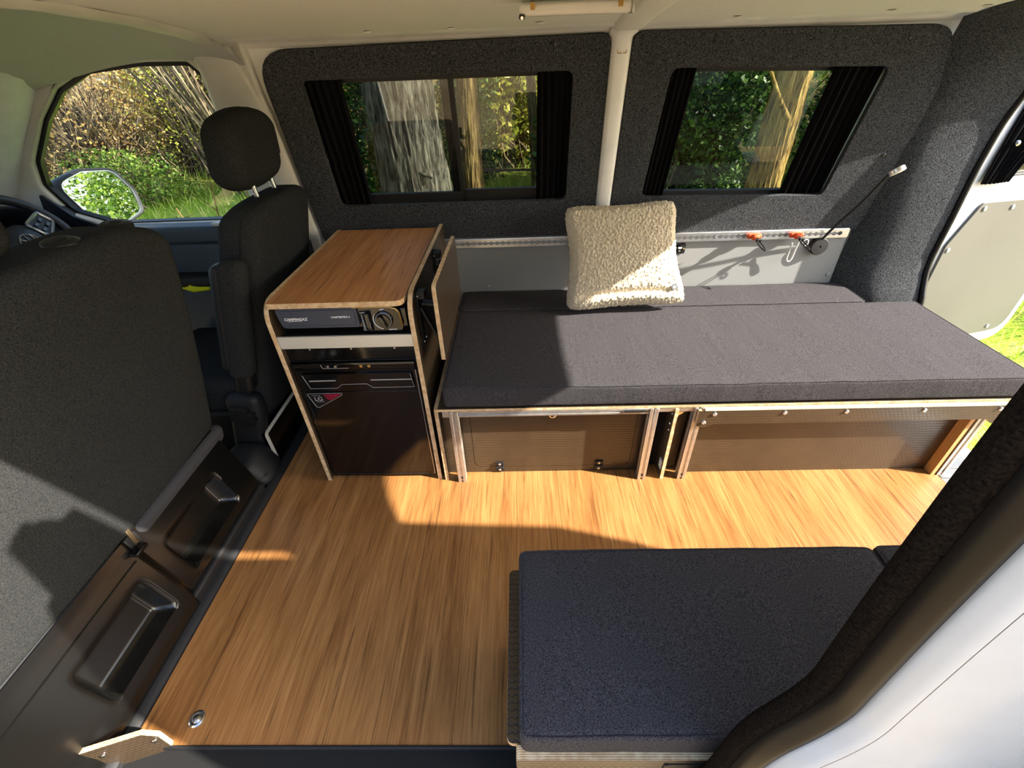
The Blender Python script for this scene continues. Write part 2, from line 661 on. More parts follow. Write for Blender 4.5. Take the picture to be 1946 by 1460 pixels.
def screw(parent, c, n, r=0.006, h=0.003, mat='steel', name='screw'):
    c, n = Vector(c), Vector(n).normalized()
    mb = MB().lathe(c, n, [(r, 0), (r, h * 0.5), (r * 0.7, h), (r * 0.25, h), (0, h * 0.6)], 10)
    return part(name, mb, mat, parent)


# ================================================================== SETTING
# ---- ground and floor
gmat = NT('grass_ground')
_v = gmat.coords()
_n1 = gmat.noise(_v, 1.1, 5, 0.6)
_n2 = gmat.noise(_v, 26, 4, 0.7)
_fac = gmat.math('ADD', gmat.math('MULTIPLY', _n1, 0.65), gmat.math('MULTIPLY', _n2, 0.4))
_gr = gmat.ramp(_fac, [(0.32, (112, 96, 56)), (0.45, (104, 122, 42)), (0.56, (136, 166, 48)), (0.72, (196, 186, 112))])
_ea = gmat.ramp(_fac, [(0.32, (128, 108, 80)), (0.5, (168, 146, 112)), (0.7, (196, 178, 144))])
_sp = gmat.n('ShaderNodeSeparateXYZ')
gmat.l(_v, _sp.inputs[0])
_my = gmat.math('ADD', gmat.math('MULTIPLY', _n1, 1.6), gmat.math('MULTIPLY', _sp.outputs[1], 1.0))
_mk = gmat.n('ShaderNodeMapRange')
_mk.inputs['From Min'].default_value = 1.5
_mk.inputs['From Max'].default_value = 2.1
gmat.l(_my, _mk.inputs['Value'])
_mf = gmat.n('ShaderNodeMapRange')
_mf.inputs['From Min'].default_value = 7.2
_mf.inputs['From Max'].default_value = 8.4
gmat.l(_my, _mf.inputs['Value'])
_br = gmat.ramp(_fac, [(0.32, (58, 50, 30)), (0.5, (104, 92, 50)), (0.7, (140, 124, 72))])
gmat.set(0.95, 0, 0.1, gmat.mix(_mf.outputs[0], gmat.mix(_mk.outputs[0], _ea, _gr), _br))
gmat.bump(_n2, 0.8, 0.05)


def ground_z(x, y):
    b = max(0.0, y - 4.2) * 0.16 + max(0.0, -4.0 - y) * 0.08
    b = min(b, 1.2)
    return -0.55 + b + 0.05 * noise.noise(Vector((x * 0.5, y * 0.5, 0)))


g = MB()
g.surf([[(x, y, ground_z(x, y)) for y in [-40, -25, -14, -9, -7, -6, -5, -4] + [-3 + 0.5 * k for k in range(31)] + [13, 15, 18, 24, 34]]
        for x in [-40, -28, -20, -15] + [-12 + 0.75 * k for k in range(33)] + [13.5, 16, 20, 26, 36, 48]])
struct('ground', g, gmat.m, 'uneven grass ground around and below the van', 'ground', angle=80)

fl = struct('floor', MB().box(-1.35, 2.345, -0.13, 1.62, -0.045, -0.0125), 'void', 'plank floor of the van between the seats and the rear opening', 'floor')
plank_me = MB().box(0.0, 0.1562, 0.0, 1.6, -0.012, 0.0).mesh('plank', 'floor_wood')
for k in range(16):
    o = bpy.data.objects.new('plank', plank_me)
    COL.objects.link(o)
    o.parent = fl
    o.location = (-0.1995 + 0.157 * k, 0, 0)
    if k == 15:
        o.scale.x = 0.19 / 0.157 * 0.97
# rubber edging beside the seat base, black step trim, ribbed rear sill
e = MB()
e.surf([[(-0.236, y, -0.012), (-0.236, y, 0.010), (-0.228, y, 0.016), (-0.214, y, 0.014), (-0.203, y, 0.004), (-0.2015, y, -0.012)] for y in (-0.05, 0.4, 0.8, 1.2, 1.6)])
struct('trim_1', e, 'black_soft', 'black grained edging strip along the plank floor by the seats', 'trim')
e = MB()
e.box(-0.30, 1.1, -0.008, -0.0005, -0.012, 0.003)
e.box(-0.30, 1.1, -0.19, -0.008, -0.06, -0.02)
e.tube([(-0.10, -0.19, -0.02), (-0.085, -0.09, -0.017), (-0.055, -0.062, -0.016), (0.0, -0.052, -0.016), (1.05, -0.052, -0.016)], 0.006, 6)
struct('trim_2', e, 'black_soft', 'black plastic step edge below the sliding door opening', 'trim', bevel=0.002)
e = MB().box(2.347, 2.52, 0.10, 1.40, -0.05, -0.014)
for k in range(26):
    y = 0.12 + k * 0.05
    e.box(2.352, 2.50, y, y + 0.022, -0.014, -0.008)
struct('trim_3', e, 'tread', 'ribbed metal sill plate at the rear opening', 'trim', bevel=0.001)
e = MB().box(-1.4, 2.52, -0.19, 1.66, -0.30, -0.046)
struct('floor_pan', e, 'black', 'black underbody below the plank floor', 'floor')
e = MB().box(2.44, 2.66, -0.12, 1.58, -0.36, -0.06)
struct('trim_4', e, 'white_cool', 'white rear bumper outside the rear sill', 'trim', bevel=0.03, seg=3)

# ---- far side wall: metal shell, carpeted panels, lower board
W1 = [(0.03, 0.851), (0.965, 0.851), (0.967, 1.290), (0.03, 1.290)]
W2 = [(1.273, 0.851), (2.01, 0.838), (2.033, 1.268), (1.301, 1.286)]


def grow(P, d):
    c = sum((Vector(p) for p in P), Vector((0, 0))) / len(P)
    return [(p[0] + (d if p[0] > c.x else -d), p[1] + (d if p[1] > c.y else -d)) for p in P]


def wall_fn(dy):
    return lambda x, z: (x, wy(z) + dy, z)


def split_outline(pts, zc=0.75):
    return pts


wf = MB()
up_o = [(-0.125, 0.75), (2.42, 0.75), (2.42, 1.418), (-0.125, 1.418)]
wf.plate(up_o, [rpoly(grow(W1, 0.012), 0.03), rpoly(grow(W2, 0.012), 0.03)], wall_fn(0.022), (0, 0.03, 0.006))
wf.box(-0.125, 2.42, 1.622, 1.652, -0.05, 0.75)
# cant rail above the panels
wf.surf([[(x, 1.345, ceil_z(1.345) + 0.004), (x, 1.385, 1.397), (x, 1.44, 1.401), (x, wy(1.392) + 0.004, 1.394), (x, wy(1.385) + 0.024, 1.382)] for x in (-0.125, 0.5, 1.1, 1.7, 2.3)])
wall_far = struct('wall_far', wf, 'white', 'white painted metal side of the van behind the carpeted window panels', 'wall', angle=30)
# exposed post between the panels
ps = MB()
for zz in [None]:
    rows = []
    for z in (0.62, 0.75, 0.9, 1.05, 1.2, 1.32, 1.375):
        y = wy(z)
        rows.append([(1.076, y + 0.03, z), (1.088, y + 0.004, z), (1.094, y - 0.012, z), (1.104, y - 0.017, z), (1.134, y - 0.017, z), (1.144, y - 0.012, z), (1.152, y + 0.004, z), (1.165, y + 0.03, z)])
    y = 1.40
    rows.append([(1.076, y + 0.03, 1.40), (1.086, y + 0.02, 1.402), (1.090, y - 0.0, 1.402), (1.10, y - 0.01, 1.402), (1.138, y - 0.01, 1.402), (1.148, y, 1.402), (1.156, y + 0.02, 1.402), (1.168, y + 0.03, 1.40)])
ps.surf(rows)
part('post', ps, 'white', wall_far, angle=60)
mk = MB()
for x0, x1, z0, z1 in ((1.104, 1.106, 1.333, 1.342), (1.106, 1.118, 1.331, 1.3335), (1.124, 1.134, 1.331, 1.3335), (1.134, 1.136, 1.333, 1.341)):
    mk.box(x0, x1, wy(1.335) - 0.0185, wy(1.335) - 0.0165, z0, z1)
part('paint_mark', mk, 'brass', wall_far, 'small rust coloured bracket mark on the white post')
P1 = [(-0.088, 0.70), (1.088, 0.70), (1.085, 1.386), (-0.10, 1.375)]
P2 = [(1.152, 0.70), (2.262, 0.69), (2.245, 1.0), (2.232, 1.20), (2.18, 1.372), (1.156, 1.388)]
for P, rad, W, scr in ((P1, [0, 0, 0.035, 0.11], W1, [(0.10, 1.365), (0.50, 1.352), (0.90, 1.362), (0.45, 0.742), (0.96, 0.735)]),
                       (P2, [0, 0, 0, 0, 0.09, 0.04], W2, [(1.42, 1.355), (1.73, 1.352), (2.05, 1.342), (2.17, 0.985), (1.62, 0.735), (1.95, 0.735)])):
    mb = MB()
    # lower straight band and upper leaning band share the z = 0.75 line
    o = rpoly(P, rad, 7)
    mb.plate(o, [rpoly(W, 0.028, 6)], lambda x, z: (x, wy(max(z, 0.75)), z), (0, 0.02, 0.004))
    pn = part('carpet_panel', mb, 'carpet', wall_far, bevel=0.005, angle=50)
    for (sx, sz) in scr:
        screw(pn, (sx, wy(sz) - 0.0005, sz), (0, -1, -0.2), 0.0065, 0.003, 'black_gloss')
lp = part('lower_panel', MB().prism(rpoly([(0.30, 0.10), (2.205, 0.10), (2.19, 0.70), (0.30, 0.70)], [0, 0, 0.02, 0]), 'xz', 1.601, 1.615), 'grey_panel', wall_far, bevel=0.0015)
for sx, sz in ((2.175, 0.487), (1.50, 0.462), (2.165, 0.66), (0.62, 0.47)):
    screw(lp, (sx, 1.601, sz), (0, -1, 0), 0.011, 0.004, 'grey_panel', 'rivet')

# ---- ceiling
ce = MB()
ys = [-0.005, 0.05, 0.14, 0.3, 0.5, 0.72, 0.9, 1.1, 1.25, 1.352]
ce.surf([[(x, y, ceil_z(y)) for y in ys] for x in (-0.13, 0.4, 1.074)])
ce.surf([[(x, y, ceil_z(y)) for y in ys] for x in (1.166, 1.7, 2.40)])
ceiling = struct('ceiling', ce, 'headliner', 'beige cloth headlining of the van roof', 'ceiling')
bw = MB()
bw.surf([[(x, y, ceil_z(y) + dz) for x, dz in ((1.070, 0.002), (1.078, -0.008), (1.088, -0.011), (1.152, -0.011), (1.162, -0.008), (1.170, 0.002))] for y in ys + [1.40]])
part('roof_bow', bw, 'headliner', ceiling, angle=50)
for x, y in ((0.335, 1.325), (0.585, 1.325), (0.845, 1.30), (1.42, 1.33), (1.86, 1.33), (2.12, 1.32)):
    c = Vector((x, y, ceil_z(y)))
    mb = MB().lathe(c, (0, 0.12, -1), [(0.012, 0), (0.011, 0.003), (0.006, 0.004), (0, 0.004)], 14)
    part('clip', mb, 'headliner', ceiling)
rf = MB()
rf.surf([[(x, y, z) for y, z in ((1.575, 1.385), (1.50, 1.452), (1.36, 1.478), (1.0, 1.495), (0.72, 1.50), (0.4, 1.495), (0.12, 1.475), (0.02, 1.45), (-0.035, 1.42), (-0.045, 1.392), (-0.015, 1.384), (0.0, 1.386))] for x in (-1.0, -0.3, 0.5, 1.5, 2.46)])
struct('roof', rf, 'white_cool', 'white outer roof skin of the van', 'roof', angle=60)

# ---- windows of the far side
FR = MB()


def window(name, W, dy, parts, label):
    c = sum((Vector(p) for p in W), Vector((0, 0))) / 4
    fr = MB().plate(rpoly(grow(W, 0.03), 0.03), [rpoly(grow(W, -0.012), 0.03)], wall_fn(dy), (0, 0.018, 0.004))
    w = struct(name, fr, 'black', label, 'window', bevel=0.002)
    for nm, P, d2, mt in parts:
        if mt in ('tint', 'glass'):
            part(nm, MB().plate(P, [], wall_fn(dy + d2), (0, 0.004, 0.0008)), mt, w)
        else:
            part(nm, MB().plate(P, [], wall_fn(dy + d2), (0, 0.014, 0.003)), mt, w, bevel=0.002)
    return w


window('window_1', W1, 0.056, [
    ('pane', [(0.02, 0.86), (0.53, 0.86), (0.53, 1.295), (0.02, 1.295)], 0.012, 'tint'),
    ('pane', [(0.53, 0.86), (0.975, 0.86), (0.975, 1.295), (0.53, 1.295)], 0.004, 'tint'),
    ('mullion', [(0.497, 0.86), (0.535, 0.86), (0.535, 1.295), (0.497, 1.295)], 0.016, 'black'),
    ('slider_frame', [(0.530, 0.86), (0.549, 0.86), (0.549, 1.295), (0.530, 1.295)], -0.004, 'black'),
    ('bottom_rail', [(0.02, 0.845), (0.53, 0.845), (0.53, 0.886), (0.02, 0.886)], -0.004, 'black'),
    ('bottom_rail', [(0.552, 0.845), (0.98, 0.845), (0.98, 0.894), (0.552, 0.894)], -0.008, 'black')],
    'dark framed sliding window with two panes behind the kitchen unit')
window('window_2', W2, 0.056, [('pane', grow(W2, 0.015), 0.006, 'tint')], 'single tinted window above the bed')


def curtain(name, W, f0, f1, label, dy=0.028, folds=5, amp=0.012, par=None, taper=0.0):
    """pleated cloth hanging between two fractions of a window opening"""
    bl, br, tr, tl = [Vector(p) for p in W]
    mb = MB()
    rows = []
    n, m = 14, folds * 8
    for i in range(n + 1):
        t = i / n
        row = []
        for j in range(m + 1):
            s = f0 + (f1 - f0) * j / m
            lo, hi = bl.lerp(br, s), tl.lerp(tr, s)
            lo = lo + Vector((0, -0.012))
            hi = hi + Vector((0, 0.012))
            p = lo.lerp(hi, t)
            ph = 2 * math.pi * folds * j / m + 0.7 * math.sin(t * 2 + folds)
            a = amp * (0.75 + 0.35 * math.sin(j * 1.7 + folds)) * (1 - 0.25 * t)
            row.append((p.x + 0.2 * a * math.cos(ph * 2), wy(p.y) + dy + a * math.sin(ph), p.y))
        rows.append(row)
    back = [[(x, y + 0.002, z) for x, y, z in r] for r in rows]
    mb.surf(rows)
    mb.surf([r[::-1] for r in back])
    c = bl.lerp(br, (f0 + f1) / 2)
    o = solo(name, mb, 'curtain', label, 'curtain', (c.x, wy(c.y) + dy, c.y), angle=80, group='black window curtains', weld=1e-6)
    return o


curtain('curtain', W1, 0.0, 0.138, 'black pleated curtain at the front end of the sliding window, nearest the headrest')
curtain('curtain', W1, 0.87, 1.0, 'black pleated curtain at the rear end of the sliding window, beside the white post')
curtain('curtain', W2, 0.0, 0.125, 'black pleated curtain on the pillow side of the window above the bed')
curtain('curtain', W2, 0.775, 1.0, 'broad black pleated curtain on the rear side of the window above the bed', folds=6, amp=0.014)

# ---- rear portal: carpeted pillars and header, rubber seal
inner = [(1.44, 0.28), (1.45, 0.40), (1.475, 0.46), (1.50, 0.522), (1.513, 0.59), (1.515, 0.75), (1.522, 0.92), (1.517, 1.05), (1.508, 1.11), (1.485, 1.19), (1.43, 1.275), (1.35, 1.345), (1.2, 1.402), (1.0, 1.428), (0.72, 1.437)]
inner += [(1.44 - y, z) for y, z in reversed(inner[:-1])]
outer_ = [(wy(z) - 0.002, z) for y, z in inner[:9]]
outer_ += [(1.50, 1.22), (1.482, 1.325), (1.42, 1.390), (1.25, 1.418), (1.0, 1.439), (0.72, 1.447)]
outer_ += [(1.44 - y, z) for y, z in reversed(outer_[:-1])]


def x_out(z):
    return interp(z, [(0.3, 2.200), (0.69, 2.215), (1.0, 2.235), (1.2, 2.24), (1.32, 2.20), (1.37, 2.16), (1.44, 2.16)])


rp = MB()
rows = []
for (yi, zi), (yo, zo) in zip(inner, outer_):
    xo = x_out(zo) - 0.01
    def q(f):
        return (yi + (yo - yi) * f, zi + (zo - zi) * f)
    rows.append([(2.512, *q(1.0)), (2.512, *q(0.04)), (2.505, *q(0.0)), (2.47, *q(0.0)), (2.36, *q(0.12)), (2.30, *q(0.24)), (2.272, *q(0.42)), (xo + 0.025, *q(0.80)), (xo, yo + (0.01 if yo > 0.72 else -0.01), zo)])
rp.surf(rows)
struct('trim_5', rp, 'carpet', 'charcoal carpeted surround of the rear door opening', 'trim', angle=70)
sl = MB()
path = [Vector((2.520, y, z + 0.004)) for y, z in inner]
sl.tube(spline(path, 3), 0.012, 8)
solo('door_seal', sl, 'rubber', 'black rubber seal around the rear door opening', 'seal', (2.52, 1.44, 0.3), angle=80)

# ---- open rear door on the far side
H, F = Vector((2.56, 1.555)), Vector((3.32, 1.752))
dd = (F - H).normalized()
dn = Vector((-dd.y, dd.x))          # outward side of the open door (away from the opening)


def dfn(off):
    def fn(u, v):
        p = H + dd * u + dn * (off + 0.20 * (-(max(0, v - 0.85)) * 0.0))
        return (p.x, p.y, v)
    return fn


dw = (F - H).length
out_d = rpoly([(0.0, 0.045), (dw, 0.045), (dw, 0.82), (dw - 0.06, 1.37), (0.05, 1.40), (0.0, 0.95)], [0.03, 0.12, 0.02, 0.10, 0.08, 0.02], 6)
win_d = rpoly([(0.06, 0.875), (dw - 0.06, 0.875), (dw - 0.115, 1.31), (0.10, 1.33)], 0.04)
mb = MB().plate(out_d, [win_d], dfn(0.0), (dn * 0.055).to_3d())
door1 = struct('door_1', mb, 'white_cool', 'open white rear door with grey inner panel beyond the carpeted pillar', 'door', bevel=0.012, seg=3)
pan = rpoly([(0.075, 0.11), (dw - 0.05, 0.11), (dw - 0.05, 0.775), (0.115, 0.79), (0.035, 0.62), (0.05, 0.3)], [0.03, 0.08, 0.03, 0.03, 0.04, 0.04], 5)
ip = part('inner_panel', MB().plate(pan, [], dfn(-0.010), (dn * 0.012).to_3d()), 'door_panel', door1, bevel=0.002)
for u, v in ((0.135, 0.765), (0.29, 0.758), (0.47, 0.75), (0.65, 0.75), (0.055, 0.60), (0.62, 0.14), (0.40, 0.135), (0.2, 0.135), (0.70, 0.5)):
    p = H + dd * u - dn * 0.010
    screw(ip, (p.x, p.y, v), (-dn.x, -dn.y, 0), 0.011, 0.005, 'grey_panel', 'rivet')
part('window_rim', MB().plate(rpoly([(0.03, 0.85), (dw - 0.035, 0.85), (dw - 0.095, 1.34), (0.08, 1.36)], 0.05), [rpoly([(0.068, 0.885), (dw - 0.068, 0.885), (dw - 0.122, 1.30), (0.108, 1.32)], 0.04)], dfn(0.02), (dn * 0.02).to_3d()), 'rubber', door1, bevel=0.003)
part('pane', MB().plate(win_d, [], dfn(0.04), (dn * 0.004).to_3d()), 'tint', door1)
hp = H + dd * 0.58
part('bottom_catch', MB().obox((hp.x, hp.y + 0.02, 0.034), (dd * 0.035).to_3d(), (dn * 0.015).to_3d(), (0, 0, 0.014)), 'black', door1, bevel=0.003)
# its curtain: tied, slanting towards the hinge at the foot
mb = MB()
rows = []
for i in range(15):
    t = i / 14
    row = []
    wdt = lerp(0.135, 0.34, t ** 1.2)
    for j in range(57):
        s = j / 56
        u = 0.035 + 0.04 * t + wdt * s
        a = 0.011 * (0.7 + 0.3 * math.sin(j * 0.9)) * (0.8 + 0.6 * math.sin(t * 3))
        off = -0.018 + a * math.sin(2 * math.pi * 7 * s + 0.5 * math.sin(3 * t))
        p = H + dd * u + dn * off
        row.append((p.x, p.y, lerp(0.868, 1.35, t)))
    rows.append(row)
mb.surf(rows)
cu = solo('curtain', mb, 'curtain', 'black pleated curtain gathered at the window of the open rear door', 'curtain', (2.6, 1.5, 0.87), angle=80, group='black window curtains')
md = cu.modifiers.new('cloth', 'SOLIDIFY')
md.thickness = 0.002
for t_, u_ in ((0.30, 0.075), (0.36, 0.30)):
    p = H + dd * u_ - dn * 0.03
    z_ = lerp(0.868, 1.35, t_)
    mb = MB().lathe((p.x, p.y, z_), (-dn.x, -dn.y, 0.3), [(0.008, 0), (0.011, 0.004), (0.008, 0.009), (0.003, 0.011), (0, 0.011)], 12)
    part('curtain_clip', mb, 'steel', cu)

# ---- near rear door, open, and the near side wall (what the reflections and shadows see)
nd = [(-0.035, 0.0), (0.72, 0.0), (0.72, 0.82), (0.68, 1.28), (0.60, 1.39), (-0.035, 1.44)]
mb = MB().plate(nd, [], lambda u, v: (2.55 + u, -0.055 + 0.20 * max(0, v - 0.85), v), (0, -0.10, 0))
d2 = struct('door_2', mb, 'white_cool', 'open white rear door on the near side of the van', 'door', bevel=0.008)
part('drawn_curtain', MB().plate([(0.06, 0.875), (0.64, 0.875), (0.60, 1.29), (0.08, 1.31)], [], lambda u, v: (2.55 + u, -0.053 + 0.20 * max(0, v - 0.85), v), (0, 0.006, 0)), 'curtain', d2)


def nwy(z):
    return -0.145 + max(0.0, z - 0.75) * 0.12


wn_ = MB()
wn_.plate([(1.16, 0.36), (2.52, 0.36), (2.52, 1.40), (1.16, 1.40)], [], lambda x, z: (x, nwy(z), z), (0, -0.03, 0))
wn_.box(1.16, 2.52, -0.175, -0.145, -0.05, 0.36)
wall_near = struct('wall_near', wn_, 'white', 'near side wall of the van behind the sliding door opening', 'wall')
part('carpet_panel', MB().plate([(1.18, 0.70), (2.2, 0.70), (2.2, 1.37), (1.18, 1.37)], [], lambda x, z: (x, nwy(z) + 0.016, z), (0, -0.012, 0)), 'carpet', wall_near)

def sdy(z):
    return -0.264 + max(0.0, z - 0.75) * 0.17


mb = MB()
rows = []
for z in (-0.12, 0.1, 0.4, 0.75, 0.95, 1.15, 1.30, 1.335):
    y = sdy(z)
    rows.append([(1.285, y, z), (1.270, y - 0.010, z), (1.26, y - 0.045, z), (1.270, y - 0.080, z), (1.29, y - 0.09, z), (1.8, y - 0.094, z), (2.36, y - 0.09, z), (2.36, y, z)])
mb.surf(rows, True)
mb.add(rows[-1], [tuple(range(8))])
mb.add(rows[0], [tuple(range(8))])
struct('door_5', mb, 'white_cool', 'white sliding door slid back along the side of the van', 'door', angle=50)

# ---- rear jamb of the sliding door opening, close to the camera
jp = [(1.066, 1.40), (1.078, 1.30), (1.084, 1.20), (1.085, 1.115), (1.087, 1.039), (1.092, 0.918), (1.099, 0.80), (1.102, 0.735), (1.092, 0.680), (1.070, 0.610), (1.060, 0.545), (1.058, 0.45), (1.05, 0.30), (1.03, 0.15), (0.98, 0.03)]
js = spline([Vector((x, 0, z)) for x, z in jp], 6)


def band(offs):
    """rows along the jamb path; offs = (distance outward, y) pairs"""
    rows = []
    for i, p in enumerate(js):
        a, b = js[max(0, i - 1)], js[min(len(js) - 1, i + 1)]
        d = (b - a).normalized()
        nrm = Vector((-d.z, 0, d.x))
        rows.append([(p.x + nrm.x * o, y, p.z + nrm.z * o) for o, y in offs])
    return rows


jb = MB()
jb.surf(band([(0.034, -0.186), (0.040, -0.1915), (0.50, -0.246)]))
jb.surf(band([(0.034, -0.186), (0.030, -0.165), (0.040, -0.12), (0.12, -0.105)]))
jamb = struct('trim_6', jb, 'white_cool', 'white painted jamb at the rear edge of the sliding door opening', 'trim', angle=60)
rb = MB()
rb.surf(band([(0.012, -0.146), (0.0115, -0.156), (0.014, -0.166), (0.019, -0.172), (0.025, -0.1735), (0.029, -0.170), (0.031, -0.168), (0.0335, -0.172), (0.0355, -0.181), (0.0385, -0.189), (0.042, -0.192), (0.036, -0.17), (0.02, -0.14)]))
solo('door_seal', rb, 'rubber', 'thick black rubber seal on the rear edge of the sliding door opening', 'seal', (1.06, -0.17, 0.3), angle=70)
br = MB()
rows = []
bb = band([(0.014, -0.126), (0.004, -0.128), (0.0, -0.133), (0.0005, -0.141), (0.004, -0.148), (0.011, -0.152), (0.018, -0.148)])
for i, r in enumerate(bb):
    rows.append(r)
br.surf(rows)
bt = solo('edge_braid', br, 'braid', 'brown black woven edging clipped over the door opening flange', 'edging', (1.06, -0.13, 0.3), angle=80)
rib = MB()
js_d = spline([Vector((x, 0, z)) for x, z in jp], 60)
acc = 0.0
for i in range(2, len(js_d) - 2):
    acc += (js_d[i] - js_d[i - 1]).length
    if acc < 0.0042:
        continue
    acc = 0.0
    p = js_d[i]
    d = (js_d[i + 1] - js_d[i - 1]).normalized()
    nrm = Vector((-d.z, 0, d.x))
    pts = [(p.x + nrm.x * o, y, p.z + nrm.z * o) for o, y in ((0.0045, -0.1285), (0.0006, -0.133), (0.001, -0.141), (0.0045, -0.148))]
    rib.tube(pts, 0.0009, 4, caps=False)
part('rib', rib, 'braid', bt, kind='stuff', angle=80)

# ================================================================== CAB
cabin = []
cw = rpoly([(-0.692, 1.342), (-0.50, 1.358), (-0.325, 1.355), (-0.290, 1.315), (-0.302, 1.20), (-0.31, 1.05), (-0.325, 0.89), (-0.345, 0.815), (-0.42, 0.806), (-0.98, 0.803), (-1.12, 0.86), (-1.155, 0.97), (-1.11, 1.06), (-0.958, 1.20), (-0.83, 1.29)],
           [0.04, 0.05, 0.02, 0.03, 0.1, 0.1, 0.1, 0.02, 0.02, 0.1, 0.04, 0.04, 0.1, 0.1, 0.05], 4)
co = [(-0.118, 0.76), (-0.12, 1.43), (-0.45, 1.46), (-0.80, 1.40), (-1.20, 1.12), (-1.42, 0.90), (-1.42, 0.76)]
mb = MB().plate(co, [cw], wall_fn(-0.012), (0, 0.06, 0.012))
door3 = struct('door_3', mb, 'cab_trim', 'driver door and its grey window surround in the cab', 'door', bevel=0.012, seg=3)
cw_in = [(lerp(-0.68, x, 0.965), lerp(1.06, z, 0.965)) for x, z in cw]
cw_out = [(lerp(-0.68, x, 1.03), lerp(1.06, z, 1.03)) for x, z in cw]
part('window_seal', MB().plate(cw_out, [cw_in], wall_fn(0.012), (0, 0.022, 0.004)), 'rubber', door3, bevel=0.004)
part('pane', MB().plate(cw, [], wall_fn(0.03), (0, 0.004, 0.001)), 'glass', door3)
part('door_card', MB().rbox(-1.35, -0.14, 1.53, 1.60, 0.0, 0.735, 0.02, 2), 'door_card', door3)
mb = MB()
mb.rbox(-1.30, -0.14, 1.515, 1.615, 0.735, 0.806, 0.018, 2)
part('sill_top', mb, 'door_card', door3)
part('sill_corner', MB().prism(rpoly([(-0.52, 1.52), (-0.30, 1.52), (-0.30, 1.60), (-0.40, 1.60)], 0.01), 'xy', 0.806, 0.818), 'cab_trim', door3, bevel=0.004)
part('arm_rest', MB().rbox(-1.1, -0.35, 1.46, 1.54, 0.56, 0.61, 0.02, 2), 'black_soft', door3)
# B pillar trim
bp = MB()
rows = []
for z in (0.72, 0.82, 0.95, 1.08, 1.2, 1.3, 1.36, 1.41, 1.445):
    y = wy(z)
    x0 = interp(z, [(0.72, -0.34), (0.95, -0.318), (1.2, -0.305), (1.32, -0.292), (1.41, -0.30), (1.45, -0.31)])
    x1 = interp(z, [(0.72, -0.10), (1.2, -0.118), (1.45, -0.17)])
    t = 0.024 + 0.02 * interp(z, [(0.8, 0), (1.25, 0.3), (1.445, 1.6)])
    rows.append([(x0 - 0.006, y + 0.03, z), (x0, y - 0.012, z), (x0 + 0.02, y - t * 0.8, z), (lerp(x0, x1, 0.35), y - t, z), (lerp(x0, x1, 0.7), y - t * 1.05, z), (x1 - 0.008, y - t * 0.8, z), (x1, y - 0.004, z), (x1 + 0.008, y + 0.025, z)])
bp.surf(rows)
struct('trim_7', bp, 'cab_trim', 'grey plastic pillar trim behind the driver window', 'trim', angle=60)
mb = MB().rbox(-0.215, -0.165, wy(1.03) - 0.05, wy(1.03) - 0.015, 0.99, 1.06, 0.015, 2)
solo('belt_guide', mb, 'cab_trim', 'pale grey belt guide on the pillar behind the driver headrest', 'guide', (-0.19, 1.5, 1.0))
bpl = MB().box(-0.22, -0.10, 1.585, 1.65, -0.05, 0.77)
struct('trim_10', bpl, 'cab_trim', 'grey lower pillar trim behind the driver seat', 'trim', bevel=0.01)
# cab roof lining
cr = MB()
rows = []
for i in range(15):
    y = lerp(-0.02, 1.475, i / 14)
    row = []
    for j in range(19):
        x = lerp(-0.13, -1.30, j / 18)
        z = ceil_z(min(y, 1.36)) + 0.028 * math.exp(-((x + 0.42) / 0.22) ** 2) - max(0, y - 1.22) ** 2 * 1.1 - max(0, -0.60 - x) ** 1.6 * 0.30
        d = math.hypot((x + 0.56) / 0.17, (y - 1.26) / 0.16)
        z += 0.016 * (1 / (1 + math.exp((d - 1) * 14)))
        d = math.hypot((x + 0.98) / 0.16, (y - 1.2) / 0.17)
        z += 0.02 * (1 / (1 + math.exp((d - 1) * 14)))
        row.append((x, y, z))
    rows.append(row)
cr.surf(rows)
struct('ceiling_cab', cr, 'cab_liner', 'grey cloth roof lining of the cab with moulded visor recesses', 'ceiling', angle=70)
tr = MB()
tr.surf([[(-0.128, y, ceil_z(min(y, 1.37)) - 0.0), (-0.140, y, ceil_z(min(y, 1.37)) - 0.012), (-0.19, y, ceil_z(min(y, 1.37)) - 0.010), (-0.235, y, ceil_z(min(y, 1.37)) + 0.006), (-0.25, y, ceil_z(min(y, 1.37)) + 0.03)] for y in (-0.005, 0.2, 0.5, 0.8, 1.05, 1.25, 1.38, 1.45)])
struct('trim_8', tr, 'cab_trim', 'grey plastic strip across the roof between cab and load space', 'trim', angle=60)
# A pillar and windscreen
ap = MB()
pts = spline([(-0.50, 1.43, 1.50), (-0.68, 1.44, 1.44), (-0.90, 1.45, 1.33), (-1.06, 1.48, 1.20), (-1.25, 1.51, 1.03), (-1.42, 1.54, 0.86), (-1.55, 1.56, 0.72)], 4)
rows = []
for i, p in enumerate(pts):
    t = i / (len(pts) - 1)
    w = lerp(0.20, 0.26, t)
    rows.append([p + Vector((0.10, 0.05, 0.02)), p + Vector((0.085, 0.0, 0.02)), p + Vector((0.05, -0.035, 0.0)), p + Vector((0.0, -0.07, -0.01)), p + Vector((-0.08, -0.12, -0.01)), p + Vector((-0.18, -0.17, 0.0)), p + Vector((-0.30, -0.20, 0.02)), p + Vector((-0.36, -0.14, 0.05))])
ap.surf(rows)
struct('trim_9', ap, 'apillar', 'pale grey windscreen pillar trim in the cab', 'trim', angle=80)
ws = MB().surf([[(lerp(-0.95, -1.85, t), y, lerp(1.43, 0.80, t)) for y in (-0.1, 0.72, 1.5)] for t in (0, 0.5, 1)])
struct('window_3', ws, 'glass', 'windscreen of the van', 'window')
mb = MB().rbox(-1.15, -1.12, 1.435, 1.455, 0.93, 1.0, 0.004, 1)
